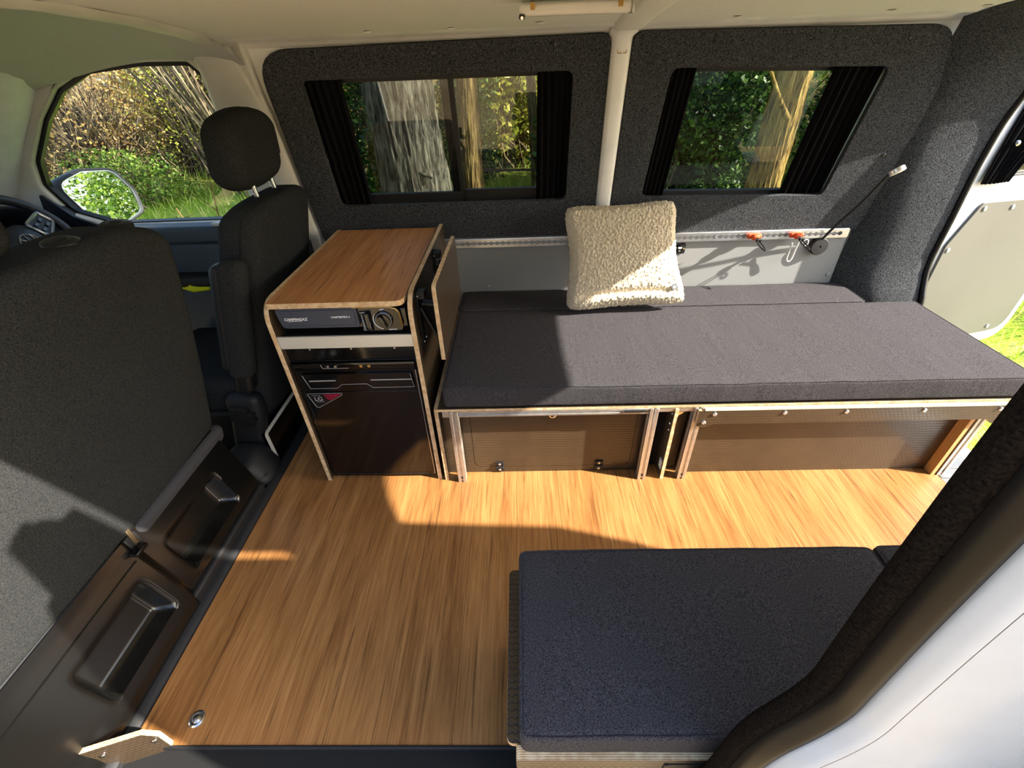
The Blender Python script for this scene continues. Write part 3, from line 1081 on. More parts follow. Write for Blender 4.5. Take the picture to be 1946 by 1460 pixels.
part('trim_cover', MB().obox((-1.235, 1.335, 1.05), (-0.05, 0.012, -0.045), (0.012, 0.035, 0.0), (0.02, -0.005, -0.022)), 'apillar', bpy.data.objects['trim_9'], bevel=0.006)

# cab near side (front passenger door), seen only in reflections
cwn = [(x, z) for x, z in cw]
mb = MB().plate([(-0.21, -0.05), (-0.21, 1.40), (-0.8, 1.40), (-1.42, 0.90), (-1.42, -0.05)], [cwn], lambda x, z: (x, nwy(z) - 0.03, z), (0, -0.04, 0))
d4 = struct('door_4', mb, 'cab_trim', 'front passenger door of the cab', 'door')
part('pane', MB().plate(cwn, [], lambda x, z: (x, nwy(z) - 0.05, z), (0, -0.004, 0)), 'glass', d4)

# dashboard
ds = thing('dashboard', 'dark dashboard with a curved cowl behind the steering wheel', 'dashboard', (-1.4, 1.2, 0.5))


def dfm(p):
    return Vector((p.x + 0.10 * (p.y - 1.2) ** 2, p.y, p.z + 0.03 * math.sin((p.y - 0.9) * 3)))


part('body', MB().rbox(-1.75, -1.22, -0.08, 1.52, 0.25, 0.86, 0.07, 8, dfm), 'dash', ds)
ck = MB()
rows = []
for i in range(13):
    a = math.pi * (0.02 + 0.96 * i / 12)
    y = 1.25 - 0.235 * math.cos(a)
    z = 0.80 + 0.155 * math.sin(a) ** 0.75
    rows.append([(-1.42, y, z - 0.01), (-1.20, y, z + 0.006), (-1.12, y, z), (-1.112, y, z - 0.008), (-1.12, lerp(y, 1.25, 0.07), z - 0.016), (-1.36, lerp(y, 1.25, 0.13), z - 0.05)])
ck.surf(rows)
part('cowl', ck, 'dash', ds, angle=60)
part('cowl_edge', MB().tube([(-1.113, 1.25 - 0.235 * math.cos(math.pi * (0.02 + 0.96 * i / 20)), 0.80 + 0.155 * math.sin(math.pi * (0.02 + 0.96 * i / 20)) ** 0.75) for i in range(21)], 0.005, 6), 'stove_blue', ds, 'blue grey edge of the cowl')
part('cluster_face', MB().prism(rpoly([(1.04, 0.79), (1.46, 0.79), (1.43, 0.88), (1.35, 0.925), (1.15, 0.925), (1.07, 0.88)], 0.02), 'yz', -1.34, -1.33), 'black_gloss', ds)
for k, (y, z) in enumerate(((0.98, 0.83), (0.98, 0.80), (0.98, 0.77))):
    part('vent_slat', MB().obox((-1.215, 0.90, z), (0.012, 0, 0), (0, 0.10, 0), (0, 0, 0.003)), 'chrome' if k == 0 else 'black', ds)

# steering wheel with its hub emblem
sw_c = Vector((-1.02, 1.24, 0.83))
sn = Vector((1.0, 0.0, 0.52)).normalized()      # faces the driver
su = Vector((-0.52, 0, 1.0)).normalized()
_a = math.radians(24)
_s0, _r0 = su.copy(), Vector((0, 1, 0))
sr = _r0 * math.cos(_a) + _s0 * math.sin(_a)
su = _s0 * math.cos(_a) - _r0 * math.sin(_a)
sw = thing('steering_wheel', 'black steering wheel with silver spokes and round hub emblem', 'steering wheel', sw_c)


def swp(a, b, c=0.0):
    return sw_c + sr * a + su * b + sn * c


part('rim', MB().tube([swp(0.185 * math.cos(t * math.pi / 20), 0.185 * math.sin(t * math.pi / 20)) for t in range(40)], 0.016, 10, closed=True), 'dash', sw)
hb = MB()
hb.surf([[swp(s * 0.085 * math.cos(2 * math.pi * j / 28) * (1.15 if abs(math.cos(2 * math.pi * j / 28)) > 0.6 else 1.0), s * 0.075 * math.sin(2 * math.pi * j / 28), 0.028 - 0.03 * s ** 3) for j in range(28)] for s in (0.02, 0.3, 0.6, 0.85, 1.0)], True)
hub = part('hub', hb, 'dash', sw, angle=80)
part('emblem_ring', MB().tube([swp(0.034 * math.cos(t * math.pi / 16), 0.034 * math.sin(t * math.pi / 16), 0.030) for t in range(32)], 0.0022, 6, closed=True), 'chrome', hub)
em = MB()
for stroke in ([(-0.014, 0.030), (0, 0.004), (0.014, 0.030)], [(-0.029, 0.017), (-0.013, -0.029), (0.0, -0.003), (0.013, -0.029), (0.029, 0.017)]):
    em.tube([swp(a, b, 0.030) for a, b in stroke], 0.0024, 6)
part('emblem_letters', em, 'chrome', hub)
for s in (-1, 1):
    pod = rpoly([(s * 0.075, 0.036), (s * 0.155, 0.030), (s * 0.16, -0.02), (s * 0.085, -0.038)], 0.012)
    mb = MB()
    mb.plate(pod, [], lambda a, b: swp(a, b, 0.006), sn * 0.010)
    sp = part('spoke', mb, 'black', sw, bevel=0.003)
    ring = [swp(a, b, 0.016) for a, b in pod]
    part('spoke_trim', MB().tube(ring, 0.006, 6, closed=True), 'chrome', sp)
    for q in range(4):
        part('button', MB().obox(swp(s * (0.10 + 0.03 * (q % 2)), 0.012 - 0.024 * (q // 2), 0.018), sr * 0.009, su * 0.006, sn * 0.003), 'black_gloss', sp, bevel=0.001)
part('spoke_lower', MB().plate(rpoly([(-0.03, -0.06), (0.03, -0.06), (0.02, -0.18), (-0.02, -0.18)], 0.008), [], lambda a, b: swp(a, b, 0.0), sn * 0.012), 'chrome', sw, bevel=0.003)
part('column', MB().cyl(sw_c - sn * 0.02, sw_c - sn * 0.30, 0.06, 0.05, 16), 'black', sw)

# door mirror outside the driver window
mc = Vector((-1.15, 1.80, 0.87))
dm = thing('door_mirror', 'large black door mirror outside the driver window', 'mirror', mc)
mu = Vector((0.23, 0.97, 0.0)).normalized()          # across the glass
mn = Vector((0.957, -0.228, 0.16)).normalized()           # glass normal, back to the driver
mu = (mu - mn * mu.dot(mn)).normalized()
mv = mn.cross(mu).normalized()
if mv.z < 0:
    mv = -mv
mo = rpoly([(-0.155, 0.095), (-0.02, 0.125), (0.12, 0.105), (0.165, 0.0), (0.15, -0.10), (0.03, -0.13), (-0.10, -0.085)], [0.05, 0.06, 0.06, 0.06, 0.05, 0.05, 0.05], 5)


def mp_(a, b, c):
    return mc + mu * a + mv * b + mn * c


mb = MB()
rows = [[mp_(a * s, b * s, c) for a, b in mo] for s, c in ((0.90, 0.004), (0.98, 0.012), (1.02, 0.006), (1.05, -0.02), (1.02, -0.07), (0.85, -0.11), (0.5, -0.13), (0.05, -0.135))]
mb.surf(rows, True)
part('housing', mb, 'black_soft', dm, angle=70)
part('mirror_glass', MB().plate([(a * 0.93, b * 0.93) for a, b in mo], [], lambda a, b: mp_(a, b, 0.0), mn * 0.003), 'mirror', dm)
part('glass_rim', MB().tube([mp_(a * 0.93, b * 0.93, 0.004) for a, b in mo], 0.004, 6, closed=True), 'chrome', dm)
part('arm', MB().tube([mp_(-0.12, -0.07, -0.05), Vector((-1.22, 1.67, 0.80)), Vector((-1.18, 1.58, 0.78))], [0.06, 0.05, 0.05], 10), 'black_soft', dm)
part('sail_panel', MB().plate(rpoly([(-1.24, 0.80), (-1.0, 0.80), (-1.10, 0.85), (-1.17, 0.95)], 0.01), [], wall_fn(-0.02), (0, 0.05, 0)), 'dash', dm, bevel=0.006)

solo('cloth', MB().rbox(-0.80, -0.60, 1.47, 1.50, 0.545, 0.60, 0.012, 3, lambda p: Vector((p.x, p.y + 0.01 * math.sin(p.x * 40), p.z + 0.008 * math.sin(p.x * 22)))), 'hiviz', 'bright yellow cloth tucked in the driver door pocket', 'cloth', (-0.7, 1.48, 0.55))

# ---- driver seat
dsx = lambda z: -0.015 + 0.285 * (z - 0.96)
dseat = thing('driver_seat', 'single black cloth driver seat with folded armrest', 'seat', (-0.55, 1.26, 0.0))


def dsf(p):
    # lean the backrest, narrow and round its shoulders, hollow the flanks
    z = p.z
    k = max(0.0, (z - 0.70) / 0.27)
    yc = 1.265
    y = yc + (p.y - yc) * (1.0 - 0.10 * k ** 2)
    x = p.x + dsx(z)
    x -= 0.03 * ((p.y - yc) / 0.25) ** 2 * (1 if p.x > -0.06 else 0.3)
    z = z - 0.05 * ((y - yc) / 0.25) ** 4 * k
    return Vector((x, y, z))


part('backrest', MB().rbox(-0.155, 0.0, 1.015, 1.515, 0.16, 0.985, 0.05, (3, 8, 10), dsf, 4), 'seat_cloth', dseat, angle=80)
part('seat_cushion', MB().rbox(-0.78, -0.28, 1.02, 1.51, 0.20, 0.36, 0.05, 5), 'seat_cloth', dseat, angle=80)
part('seat_base', MB().rbox(-0.75, -0.285, 1.04, 1.49, -0.01, 0.20, 0.03, 2), 'black', dseat)
hr = MB()


def hrf(p):
    k = (p.z - 1.10) / 0.13
    y = 1.275 + (p.y - 1.275) * (1.0 - 0.14 * max(0, -k) ** 2 - 0.07 * max(0, k) ** 2)
    z = p.z - 0.022 * ((p.y - 1.275) / 0.14) ** 2 * (1 if k > 0 else -0.7)
    return Vector((p.x + 0.10 * (p.z - 1.0), y, z))


part('headrest', MB().rbox(-0.20, -0.075, 1.115, 1.435, 1.0, 1.235, 0.055, 5, hrf, 5), 'seat_cloth', dseat, angle=80)
for y in (1.205, 1.335):
    pp = part('headrest_post', MB().cyl((-0.095, y, 0.96), (-0.10, y, 1.04), 0.0085, None, 10), 'chrome', dseat)
    part('guide_collar', MB().lathe((-0.088, y, 0.965), (0.1, 0, 1), [(0.027, 0), (0.026, 0.012), (0.018, 0.018), (0.011, 0.018)], 18), 'black', pp)
arm = part('arm_rest', MB().rbox(-0.10, -0.005, 0.935, 1.005, 0.42, 0.855, 0.034, (3, 3, 6), lambda p: Vector((p.x + dsx(p.z) - 0.02, p.y, p.z)), 4), 'seat_cloth', dseat, angle=80)
part('arm_face', MB().rbox(-0.118, -0.070, 0.940, 1.0, 0.46, 0.845, 0.022, (2, 3, 6), lambda p: Vector((p.x + dsx(p.z) - 0.02, p.y, p.z)), 3), 'black_soft', arm)
part('arm_hinge', MB().rbox(-0.085, -0.02, 0.95, 1.01, 0.35, 0.44, 0.02, 2, lambda p: Vector((p.x + dsx(p.z) - 0.02, p.y, p.z))), 'black', arm)
rc = part('recliner_cover', MB().rbox(-0.135, -0.0, 0.955, 1.02, 0.05, 0.33, 0.03, (3, 2, 4), lambda p: Vector((p.x + dsx(p.z) - 0.015 - 0.02 * max(0, (p.z - 0.26) / 0.07), p.y, p.z)), 4), 'black_soft', dseat, angle=80)
kn = MB()
kc = Vector((dsx(0.25) - 0.085, 0.952, 0.25))
ring = [(0.048 * (1 + 0.10 * math.cos(10 * t * 2 * math.pi / 60))) for t in range(60)]
ku, kv, kw = Vector((1, -0.1, 0.28)).normalized(), Vector((-0.28, 0, 1)).normalized(), Vector((0.1, -1, 0)).normalized()
kn.surf([[kc + ku * (ring[t] * s * math.cos(t * math.pi / 30)) + kv * (ring[t] * s * math.sin(t * math.pi / 30)) + kw * h for t in range(60)] for s, h in ((1.0, -0.03), (1.0, 0.012), (0.93, 0.018), (0.5, 0.019), (0.01, 0.019))], True)
part('recliner_knob', kn, 'black', rc, angle=40)
part('lower_cover', MB().rbox(-0.40, -0.255, 0.80, 0.965, -0.01, 0.125, 0.045, 4, lambda p: Vector((p.x + 0.4 * (0.1 - p.z) * (p.z < 0.1), p.y, p.z - 0.2 * max(0, 0.90 - p.y) * (p.z > 0.05))), 4), 'black_soft', dseat, angle=80)

# low black box behind the driver seat with pale edging
bxs = thing('battery_box', 'low black box with pale edging strip between driver seat and kitchen unit', 'box', (-0.24, 1.2, 0.0))
part('body', MB().prism(rpoly([(0.958, 0.0), (1.50, 0.0), (1.50, 0.152), (0.958, 0.152)], [0, 0, 0, 0.012]), 'yz', -0.275, -0.252), 'black_gloss', bxs, bevel=0.001)
part('edging', MB().tube([(-0.250, 0.954, 0.001), (-0.250, 0.954, 0.146), (-0.250, 0.957, 0.153), (-0.250, 0.963, 0.156), (-0.250, 1.50, 0.156)], 0.007, 6), 'pale_edge', bxs, 'pale edging strip')

# ---- double passenger seat seen from behind
psx = lambda z: -0.305 + 0.262 * (z - 0.32)
pseat = thing('passenger_bench', 'double passenger seat back in dark cloth with black moulded base', 'seat', (-0.6, 0.33, 0.0))


def psf(p):
    k = max(0.0, (p.z - 0.82) / 0.24)
    yc = 0.33
    hw = 0.49
    s = (p.y - yc) / hw
    y = yc + (p.y - yc) * (1 - 0.07 * k ** 1.5)
    z = p.z - 0.05 * abs(s) ** 9 * k
    x = p.x + psx(p.z) - 0.012 * s * s
    x += 0.008 * math.exp(-((p.z - 0.60) / 0.25) ** 2) * (p.x > -0.06)
    return Vector((x, y, z))


part('backrest', MB().rbox(-0.19, 0.0, -0.16, 0.842, 0.29, 1.048, 0.045, (4, 14, 12), psf, 4), 'seat_cloth', pseat, angle=80)
part('seat_cushion', MB().rbox(-0.85, -0.33, -0.15, 0.80, 0.22, 0.40, 0.05, 5), 'seat_cloth', pseat, angle=80)
# rolled cloth lips along the foot of the backrest, split at the latch
for y0, y1 in ((-0.17, 0.345), (0.395, 0.842)):
    part('back_lip', MB().rbox(-0.10, 0.012, y0, y1, 0.240, 0.318, 0.028, (2, 8, 2), lambda p: Vector((p.x + psx(p.z) + 0.004, p.y, p.z)), 4), 'seat_lip', pseat, 'paler rolled cloth lip', angle=80)
lt = part('latch', MB().obox((-0.315, 0.370, 0.292), (0.02, 0, 0.004), (0, 0.020, 0), (-0.005, 0, 0.022)), 'black', pseat, bevel=0.004)
part('lever', MB().obox((-0.297, 0.372, 0.310), (0.004, 0, 0.001), (0, 0.006, 0.001), (-0.006, 0.004, 0.026)), 'twig_m', lt, 'dull bronze lever', bevel=0.002)
part('catch', MB().obox((-0.275, 0.350, 0.285), (0.012, 0, 0), (0, 0.02, 0), (0, 0, 0.006)), 'black_gloss', lt, bevel=0.002)
# moulded base panel with two pressed recesses
bs = MB()


def sm(a, b, x):
    t = max(0.0, min(1.0, (x - a) / (b - a)))
    return t * t * (3 - 2 * t)


def base_x(y, z):
    x = interp(z, [(0.0, -0.222), (0.05, -0.225), (0.10, -0.236), (0.30, -0.292), (0.34, -0.30)])
    x -= 0.016 * sm(0.345, 0.362, y)                       # the panel steps back towards the driver side

    def rec(y0, y1, z0, z1, d):
        return d * sm(y0, y0 + 0.028, y) * (1 - sm(y1 - 0.02, y1, y)) * sm(z0, z0 + 0.012, z) * (1 - sm(z1 - 0.05, z1, z))
    x -= rec(0.055, 0.305, 0.085, 0.225, 0.050)
    x -= rec(0.415, 0.690, 0.085, 0.225, 0.050)
    return x


yy = [-0.15 + 0.008 * k for k in range(119)]
zz = [0.0 + 0.0085 * k for k in range(39)]
bs.surf([[(base_x(y, z), y, z) for z in zz] for y in yy])
bs.box(-0.80, -0.33, -0.15, 0.79, 0.0, 0.30)
bs.surf([[(-0.80, 0.794, z), (base_x(0.794, z), 0.794, z)] for z in zz])
part('base_panel', bs, 'seat_base', pseat, angle=60)
part('base_edge', MB().tube([(base_x(y, 0.262) + 0.001, y, 0.262) for y in [-0.15 + 0.02 * k for k in range(25)]], 0.0022, 5), 'black_gloss', pseat)
part('base_foot', MB().rbox(-0.262, -0.226, -0.15, 0.80, 0.0, 0.05, 0.012, 2), 'black', pseat)
for y in (0.745, 0.575):
    x, yq, z = psf(Vector((-0.062, y, 1.048)))
    z += 0.0
    y = yq
    mb = MB().lathe((x, y, z), (0.1, 0.0, 1), [(0.033, -0.006), (0.033, 0.004), (0.026, 0.008), (0.012, 0.008), (0.011, -0.004), (0.001, -0.004)], 24)
    gc = part('guide_collar', mb, 'black', pseat)
    part('guide_hole', MB().lathe((x, y, z + 0.0078), (0.1, 0, 1), [(0.011, 0.0), (0.011, 0.001), (0.001, 0.0012)], 16), 'void', gc)
part('headrest', MB().rbox(-0.11, 0.0, 0.14, 0.485, 1.05, 1.27, 0.045, 4, lambda p: Vector((p.x + psx(p.z) - 0.06, 0.31 + (p.y - 0.31) * (1 - 0.2 * max(0, (p.z - 1.1) / 0.12)), p.z)), 4), 'seat_cloth', pseat, angle=80)

# angled side board by the step
sb = thing('side_board', 'honeycomb faced plywood board by the step below the passenger seat', 'board', (-0.2, -0.03, 0.0))
d_ = Vector((-0.24, -0.073, 0)).normalized()
n_ = Vector((d_.y, -d_.x, 0))
A_ = Vector((-0.098, -0.002, 0))
mb = MB().plate([(0, -0.03), (0, 0.068), (0.022, 0.10), (0.20, 0.10), (0.34, 0.112), (0.34, -0.03)], [], lambda u, v: A_ + d_ * u + Vector((0, 0, v)), n_ * 0.012 if n_.y > 0 else n_ * -0.012, 0, 1)
part('board', mb, ['hex_xz', 'ply_y'], sb, bevel=0.001)
for u, v in ((0.012, 0.055), (0.115, 0.062)):
    p = A_ + d_ * u + Vector((0, 0, v))
    screw(sb, p - Vector((0, 0.001, 0)), (0.3, -1, 0), 0.007, 0.003)
solo('floor_fixing', MB().lathe((-0.068, 0.053, 0), (0, 0, 1), [(0.019, 0), (0.019, 0.002), (0.015, 0.004), (0.010, 0.003), (0.0085, 0.007), (0.004, 0.009), (0, 0.009)], 24), 'steel', 'round black rimmed bolt cap set in the plank floor near the step', 'bolt', (-0.068, 0.053, 0))

# ================================================================== KITCHEN UNIT
kit = thing('kitchen_unit', 'tall plywood kitchen cupboard with wooden top and rounded edges', 'cabinet', (0.22, 1.2, 0.0))
YC = 0.845
prof_l = rpoly([(YC, 0.0), (1.57, 0.0), (1.57, 0.762), (YC, 0.762)], [0, 0, 0, 0.075], 9)
prof_r = rpoly([(YC, 0.0), (1.57, 0.0), (1.57, 0.774), (YC, 0.774)], [0, 0, 0, 0.085], 9)
part('side_panel', MB().prism(prof_l, 'yz', -0.004, 0.011, 0, 1), ['hex_yz', 'ply_x'], kit, bevel=0.0008)
part('side_panel', MB().prism(prof_r, 'yz', 0.434, 0.449, 0, 1), ['hex_yz', 'ply_x'], kit, bevel=0.0008)
part('worktop', MB().prism(rpoly([(0.0125, 0.846), (0.424, 0.846), (0.424, 1.556), (0.0125, 1.556)], [0.006, 0.03, 0.004, 0.004], 5), 'xy', 0.746, 0.763, 0, 1), ['top_wood', 'ply_z'], kit, 'hinged wooden worktop', bevel=0.0012)
part('back_panel', MB().box(0.012, 0.433, 1.545, 1.565, 0.0, 0.74), 'void', kit)
part('stove_shelf', MB().box(0.012, 0.433, 0.875, 1.54, 0.628, 0.640), 'void', kit)
part('front_rail', MB().prism([(0.846, 0.6495), (0.853, 0.6495), (0.853, 0.6065), (0.8475, 0.6065), (0.8475, 0.613), (0.846, 0.613)], 'yz', 0.0115, 0.4335), 'cream_strip', kit, 'satin silver rail', bevel=0.0006)
fa = part('fascia', MB().box(0.0115, 0.4335, 0.866, 0.88, 0.552, 0.606), 'black_gloss', kit, bevel=0.001)
for x in (0.09, 0.225, 0.365):
    screw(fa, (x, 0.866, 0.592), (0, -1, 0), 0.0035, 0.002)
part('worktop_catch', MB().box(0.426, 0.433, 1.54, 1.556, 0.752, 0.772), 'steel', kit, bevel=0.001)
# folding side flap with its brackets
fp = rpoly([(0.862, 0.540), (1.357, 0.540), (1.357, 0.792), (0.862, 0.800)], [0.012, 0.02, 0.02, 0.018], 4)
fb = part('flap', MB().prism(fp, 'yz', 0.512, 0.525, 0, 1), ['hex_yz', 'ply_x'], kit, 'folding plywood side table', bevel=0.0006)
for y in (0.93, 1.28):
    mb = MB().box(0.4495, 0.476, y - 0.018, y + 0.018, 0.735, 0.758)
    mb.box(0.4495, 0.4535, y - 0.018, y + 0.018, 0.57, 0.758)
    mb.obox((0.487, y, 0.715), (0.024, 0, -0.004), (0, 0.015, 0), (0.002, 0, 0.0035))
    mb.obox((0.482, y, 0.636), (0.026, 0, -0.066), (0, 0.010, 0), (0.0035, 0, 0.002))
    mb.box(0.5075, 0.5115, y - 0.017, y + 0.017, 0.56, 0.735)
    bk = part('bracket', mb, 'black', fb, bevel=0.0015)
for y in (0.915, 0.945, 1.265, 1.295):
    screw(fb, (0.4535, y, 0.745), (1, -0.3, 0.2), 0.004, 0.003)
    screw(fb, (0.4535, y, 0.585), (1, -0.3, 0.2), 0.004, 0.003)

# ---- camping stove in the top slot
st = thing('gas_stove', 'portable gas stove with blue grey front in the slot under the worktop', 'stove', (0.22, 1.0, 0.641))
part('body', MB().rbox(0.022, 0.424, 0.876, 1.18, 0.6415, 0.728, 0.008, 1), 'black_gloss', st)
fp_ = rpoly([(0.024, 0.738), (0.275, 0.738), (0.275, 0.672), (0.034, 0.672)], [0.012, 0.010, 0.010, 0.018], 5)
fc = part('front_cover', MB().prism(fp_, 'xz', 0.862, 0.878), 'stove_blue', st, 'blue grey cartridge door', bevel=0.003)
part('cover_inset', MB().tube([(x, 0.8615, z) for x, z in rpoly([(0.032, 0.731), (0.267, 0.731), (0.267, 0.680), (0.040, 0.680)], [0.01, 0.008, 0.008, 0.014], 5)], 0.0012, 5, closed=True), 'stove_blue', fc)
text('lettering', 'CAMPINGAZ', 0.0125, (0.046, 0.8610, 0.699), (1, 0, 0), (0, 0, 1), 'print_white', fc, bold=0.0004, shear=0.15)
part('swoosh', MB().tube([(0.056, 0.8612, 0.6955), (0.075, 0.8612, 0.6965), (0.098, 0.8612, 0.6962)], 0.0007, 4), 'print_white', fc)
text('lettering', "CAMP'BISTRO 3", 0.0085, (0.192, 0.8610, 0.705), (1, 0, 0), (0, 0, 1), 'print_white', fc, bold=0.0003, shear=0.15)
cp = part('control_plate', MB().prism(rpoly([(0.279, 0.734), (0.406, 0.734), (0.406, 0.655), (0.287, 0.655)], [0.006, 0.022, 0.012, 0.010], 5), 'xz', 0.864, 0.878), 'black_gloss', st, bevel=0.002)
part('trim_line', MB().tube([(0.262, 0.8630, 0.737), (0.378, 0.8630, 0.735), (0.394, 0.8630, 0.730), (0.403, 0.8630, 0.716), (0.406, 0.8630, 0.668)], 0.0026, 6), 'brass', cp, 'pale bronze trim line')
lv = part('lever_slot', MB().box(0.283, 0.316, 0.8615, 0.8645, 0.660, 0.725), 'void', cp)
part('lever', MB().rbox(0.297, 0.313, 0.849, 0.866, 0.662, 0.722, 0.004, 1), 'black_gloss', cp)
for k in range(9):
    part('scale_mark', MB().box(0.286, 0.292 - 0.0003 * k, 0.8608, 0.8616, 0.667 + 0.0055 * k, 0.669 + 0.0055 * k), 'print_white', lv)
text('lettering', 'LOCK', 0.0062, (0.2845, 0.8607, 0.7185), (1, 0, 0), (0, 0, 1), 'print_white', lv)
text('lettering', 'RELEASE', 0.004, (0.2835, 0.8607, 0.6605), (1, 0, 0), (0, 0, 1), 'print_white', lv)
kb = part('knob', MB().lathe((0.352, 0.864, 0.694), (0, -1, 0), [(0.0285, 0), (0.0285, 0.004), (0.024, 0.006), (0.0225, 0.013), (0.0, 0.0135)], 36), 'black_gloss', cp, angle=40)
part('grip', MB().obox((0.352, 0.846, 0.694), (0.0055, 0, 0.002), (0, 0.0055, 0), (-0.008, 0, 0.0205)), 'black_gloss', kb, bevel=0.002)
part('knob_ring', MB().tube([(0.352 + 0.0245 * math.cos(a * math.pi / 20), 0.857, 0.694 + 0.0245 * math.sin(a * math.pi / 20)) for a in range(40)], 0.0009, 5, closed=True), 'print_highlight_grey', kb)
part('flow_arc', MB().tube([(0.352 + 0.032 * math.cos(math.radians(a)), 0.8632, 0.694 + 0.030 * math.sin(math.radians(a))) for a in range(140, 262, 6)], [0.001 + 0.0022 * (k / 20) for k in range(21)], 5), 'print_white', cp)
text('lettering', 'OFF', 0.0075, (0.352, 0.8632, 0.7262), (1, 0, 0), (0, 0, 1), 'print_white', cp, bold=0.0002, align='CENTER')
text('lettering', 'IGNITION', 0.0058, (0.362, 0.8632, 0.6585), (1, 0, 0), (0, 0, 1), 'print_white', cp, bold=0.0002)

# ---- fridge below it
frg = thing('fridge', 'small glossy black drawer fridge at the foot of the kitchen unit', 'fridge', (0.22, 1.1, 0.0))
part('body', MB().box(0.014, 0.431, 0.868, 1.40, 0.006, 0.548), 'black', frg, bevel=0.002)
cs = part('control_strip', MB().rbox(0.014, 0.424, 0.853, 0.868, 0.5185, 0.546, 0.003, 1), 'black_gloss', frg)
part('display', MB().tube([(0.115, 0.8522, 0.541), (0.119, 0.8522, 0.527), (0.205, 0.8522, 0.526)], 0.0007, 4), 'print_highlight_grey', cs)
for x, mt in ((0.137, 'steel'), (0.162, 'steel'), (0.247, 'brass'), (0.273, 'brass')):
    mb = MB().lathe((x, 0.853, 0.533), (0, -1, 0), [(0.0055, 0), (0.005, 0.002), (0.0, 0.0022)], 10)
    part('button', mb, mt, cs)
dr = part('door', MB().prism(rpoly([(0.020, 0.014), (0.426, 0.014), (0.426, 0.515), (0.020, 0.515)], 0.004), 'xz', 0.858, 0.868), 'black_gloss', frg, bevel=0.0015)
part('door_panel', MB().box(0.032, 0.418, 0.8555, 0.8585, 0.03, 0.428), 'black_gloss', dr, bevel=0.001)
part('door_edge', MB().box(0.420, 0.4225, 0.8555, 0.8585, 0.02, 0.512), 'chrome', dr)
part('door_edge', MB().tube([(0.028, 0.8565, 0.424), (0.034, 0.8565, 0.03), (0.042, 0.8565, 0.026), (0.40, 0.8565, 0.024)], 0.0008, 4), 'black', dr)
hd = MB().prism(rpoly([(0.040, 0.505), (0.405, 0.505), (0.412, 0.4465), (0.27, 0.4465), (0.252, 0.462), (0.168, 0.462), (0.148, 0.4465), (0.055, 0.4465)], [0.003, 0.003, 0.006, 0.004, 0.004, 0.004, 0.004, 0.006]), 'xz', 0.850, 0.859)
hn = part('handle', hd, 'black_gloss', dr, bevel=0.002)
part('handle_line', MB().tube([(x, 0.8497, z) for x, z in ((0.043, 0.502), (0.057, 0.448), (0.148, 0.448), (0.168, 0.4635), (0.252, 0.4635), (0.27, 0.448), (0.409, 0.448), (0.403, 0.503))], 0.0008, 4), 'print_highlight_grey', hn)
for x0, x1 in ((0.062, 0.150), (0.268, 0.404)):
    part('finger_recess', MB().surf([[(x, 0.8495 - dy, z) for x in (x0, x1)] for dy, z in ((0.0, 0.4805), (0.001, 0.479), (0.0, 0.474), (-0.004, 0.462), (-0.004, 0.452), (0.0, 0.4485))]), 'seat_base', hn, angle=60)
    part('recess_highlight', MB().box(x0, x1, 0.8478, 0.8496, 0.4785, 0.4815), 'print_highlight_grey', hn)  # pale strip paints the highlight along the top of the finger recess
bd = part('badge', MB().prism(rpoly([(0.034, 0.424), (0.157, 0.4245), (0.152, 0.415), (0.062, 0.364), (0.053, 0.365)], [0.004, 0.003, 0.003, 0.004, 0.004], 3), 'xz', 0.8536, 0.8554), 'badge', dr, 'triangular badge with maroon corner')
part('badge_colour', MB().prism([(0.088, 0.421), (0.15, 0.4215), (0.148, 0.4165), (0.108, 0.394), (0.098, 0.402), (0.094, 0.412)], 'xz', 0.8530, 0.8537), 'maroon', bd)
part('badge_rim', MB().tube([(x, 0.8533, z) for x, z in rpoly([(0.034, 0.424), (0.157, 0.4245), (0.152, 0.415), (0.062, 0.364), (0.053, 0.365)], [0.004, 0.003, 0.003, 0.004, 0.004], 3)], 0.0007, 4, closed=True), 'print_highlight_grey', bd)
text('lettering', 'LG', 0.024, (0.0545, 0.8527, 0.394), (1, 0, 0), (0, 0, 1), 'print_highlight_grey', bd, bold=-0.0002)
part('badge_line', MB().box(0.049, 0.078, 0.8528, 0.8535, 0.4155, 0.4162), 'print_highlight_grey', bd)
part('badge_line', MB().box(0.060, 0.087, 0.8528, 0.8535, 0.3885, 0.3892), 'print_highlight_grey', bd)

# ================================================================== BED
bed = thing('bed_platform', 'low plywood and aluminium bed base along the far wall', 'bed', (1.4, 1.2, 0.0))
YP = 0.826


def post_mb(x, y=YP, z1=0.350, w=0.030):
    """slotted aluminium extrusion"""
    mb = MB()
    h = w / 2
    s = 0.0042
    q = 0.005
    o = []
    for (dx, dy) in ((1, 0), (0, 1), (-1, 0), (0, -1)):
        px, py = -dy, dx
        for a, b in ((h, -s), (h - q, -s), (h - q, s), (h, s)):
            o.append((x + dx * a + px * b, y + h + dy * a + py * b))
        o.append((x + dx * h + px * h, y + h + dy * h + py * h))
    mb.prism(o, 'xy', 0.0, z1)
    return mb


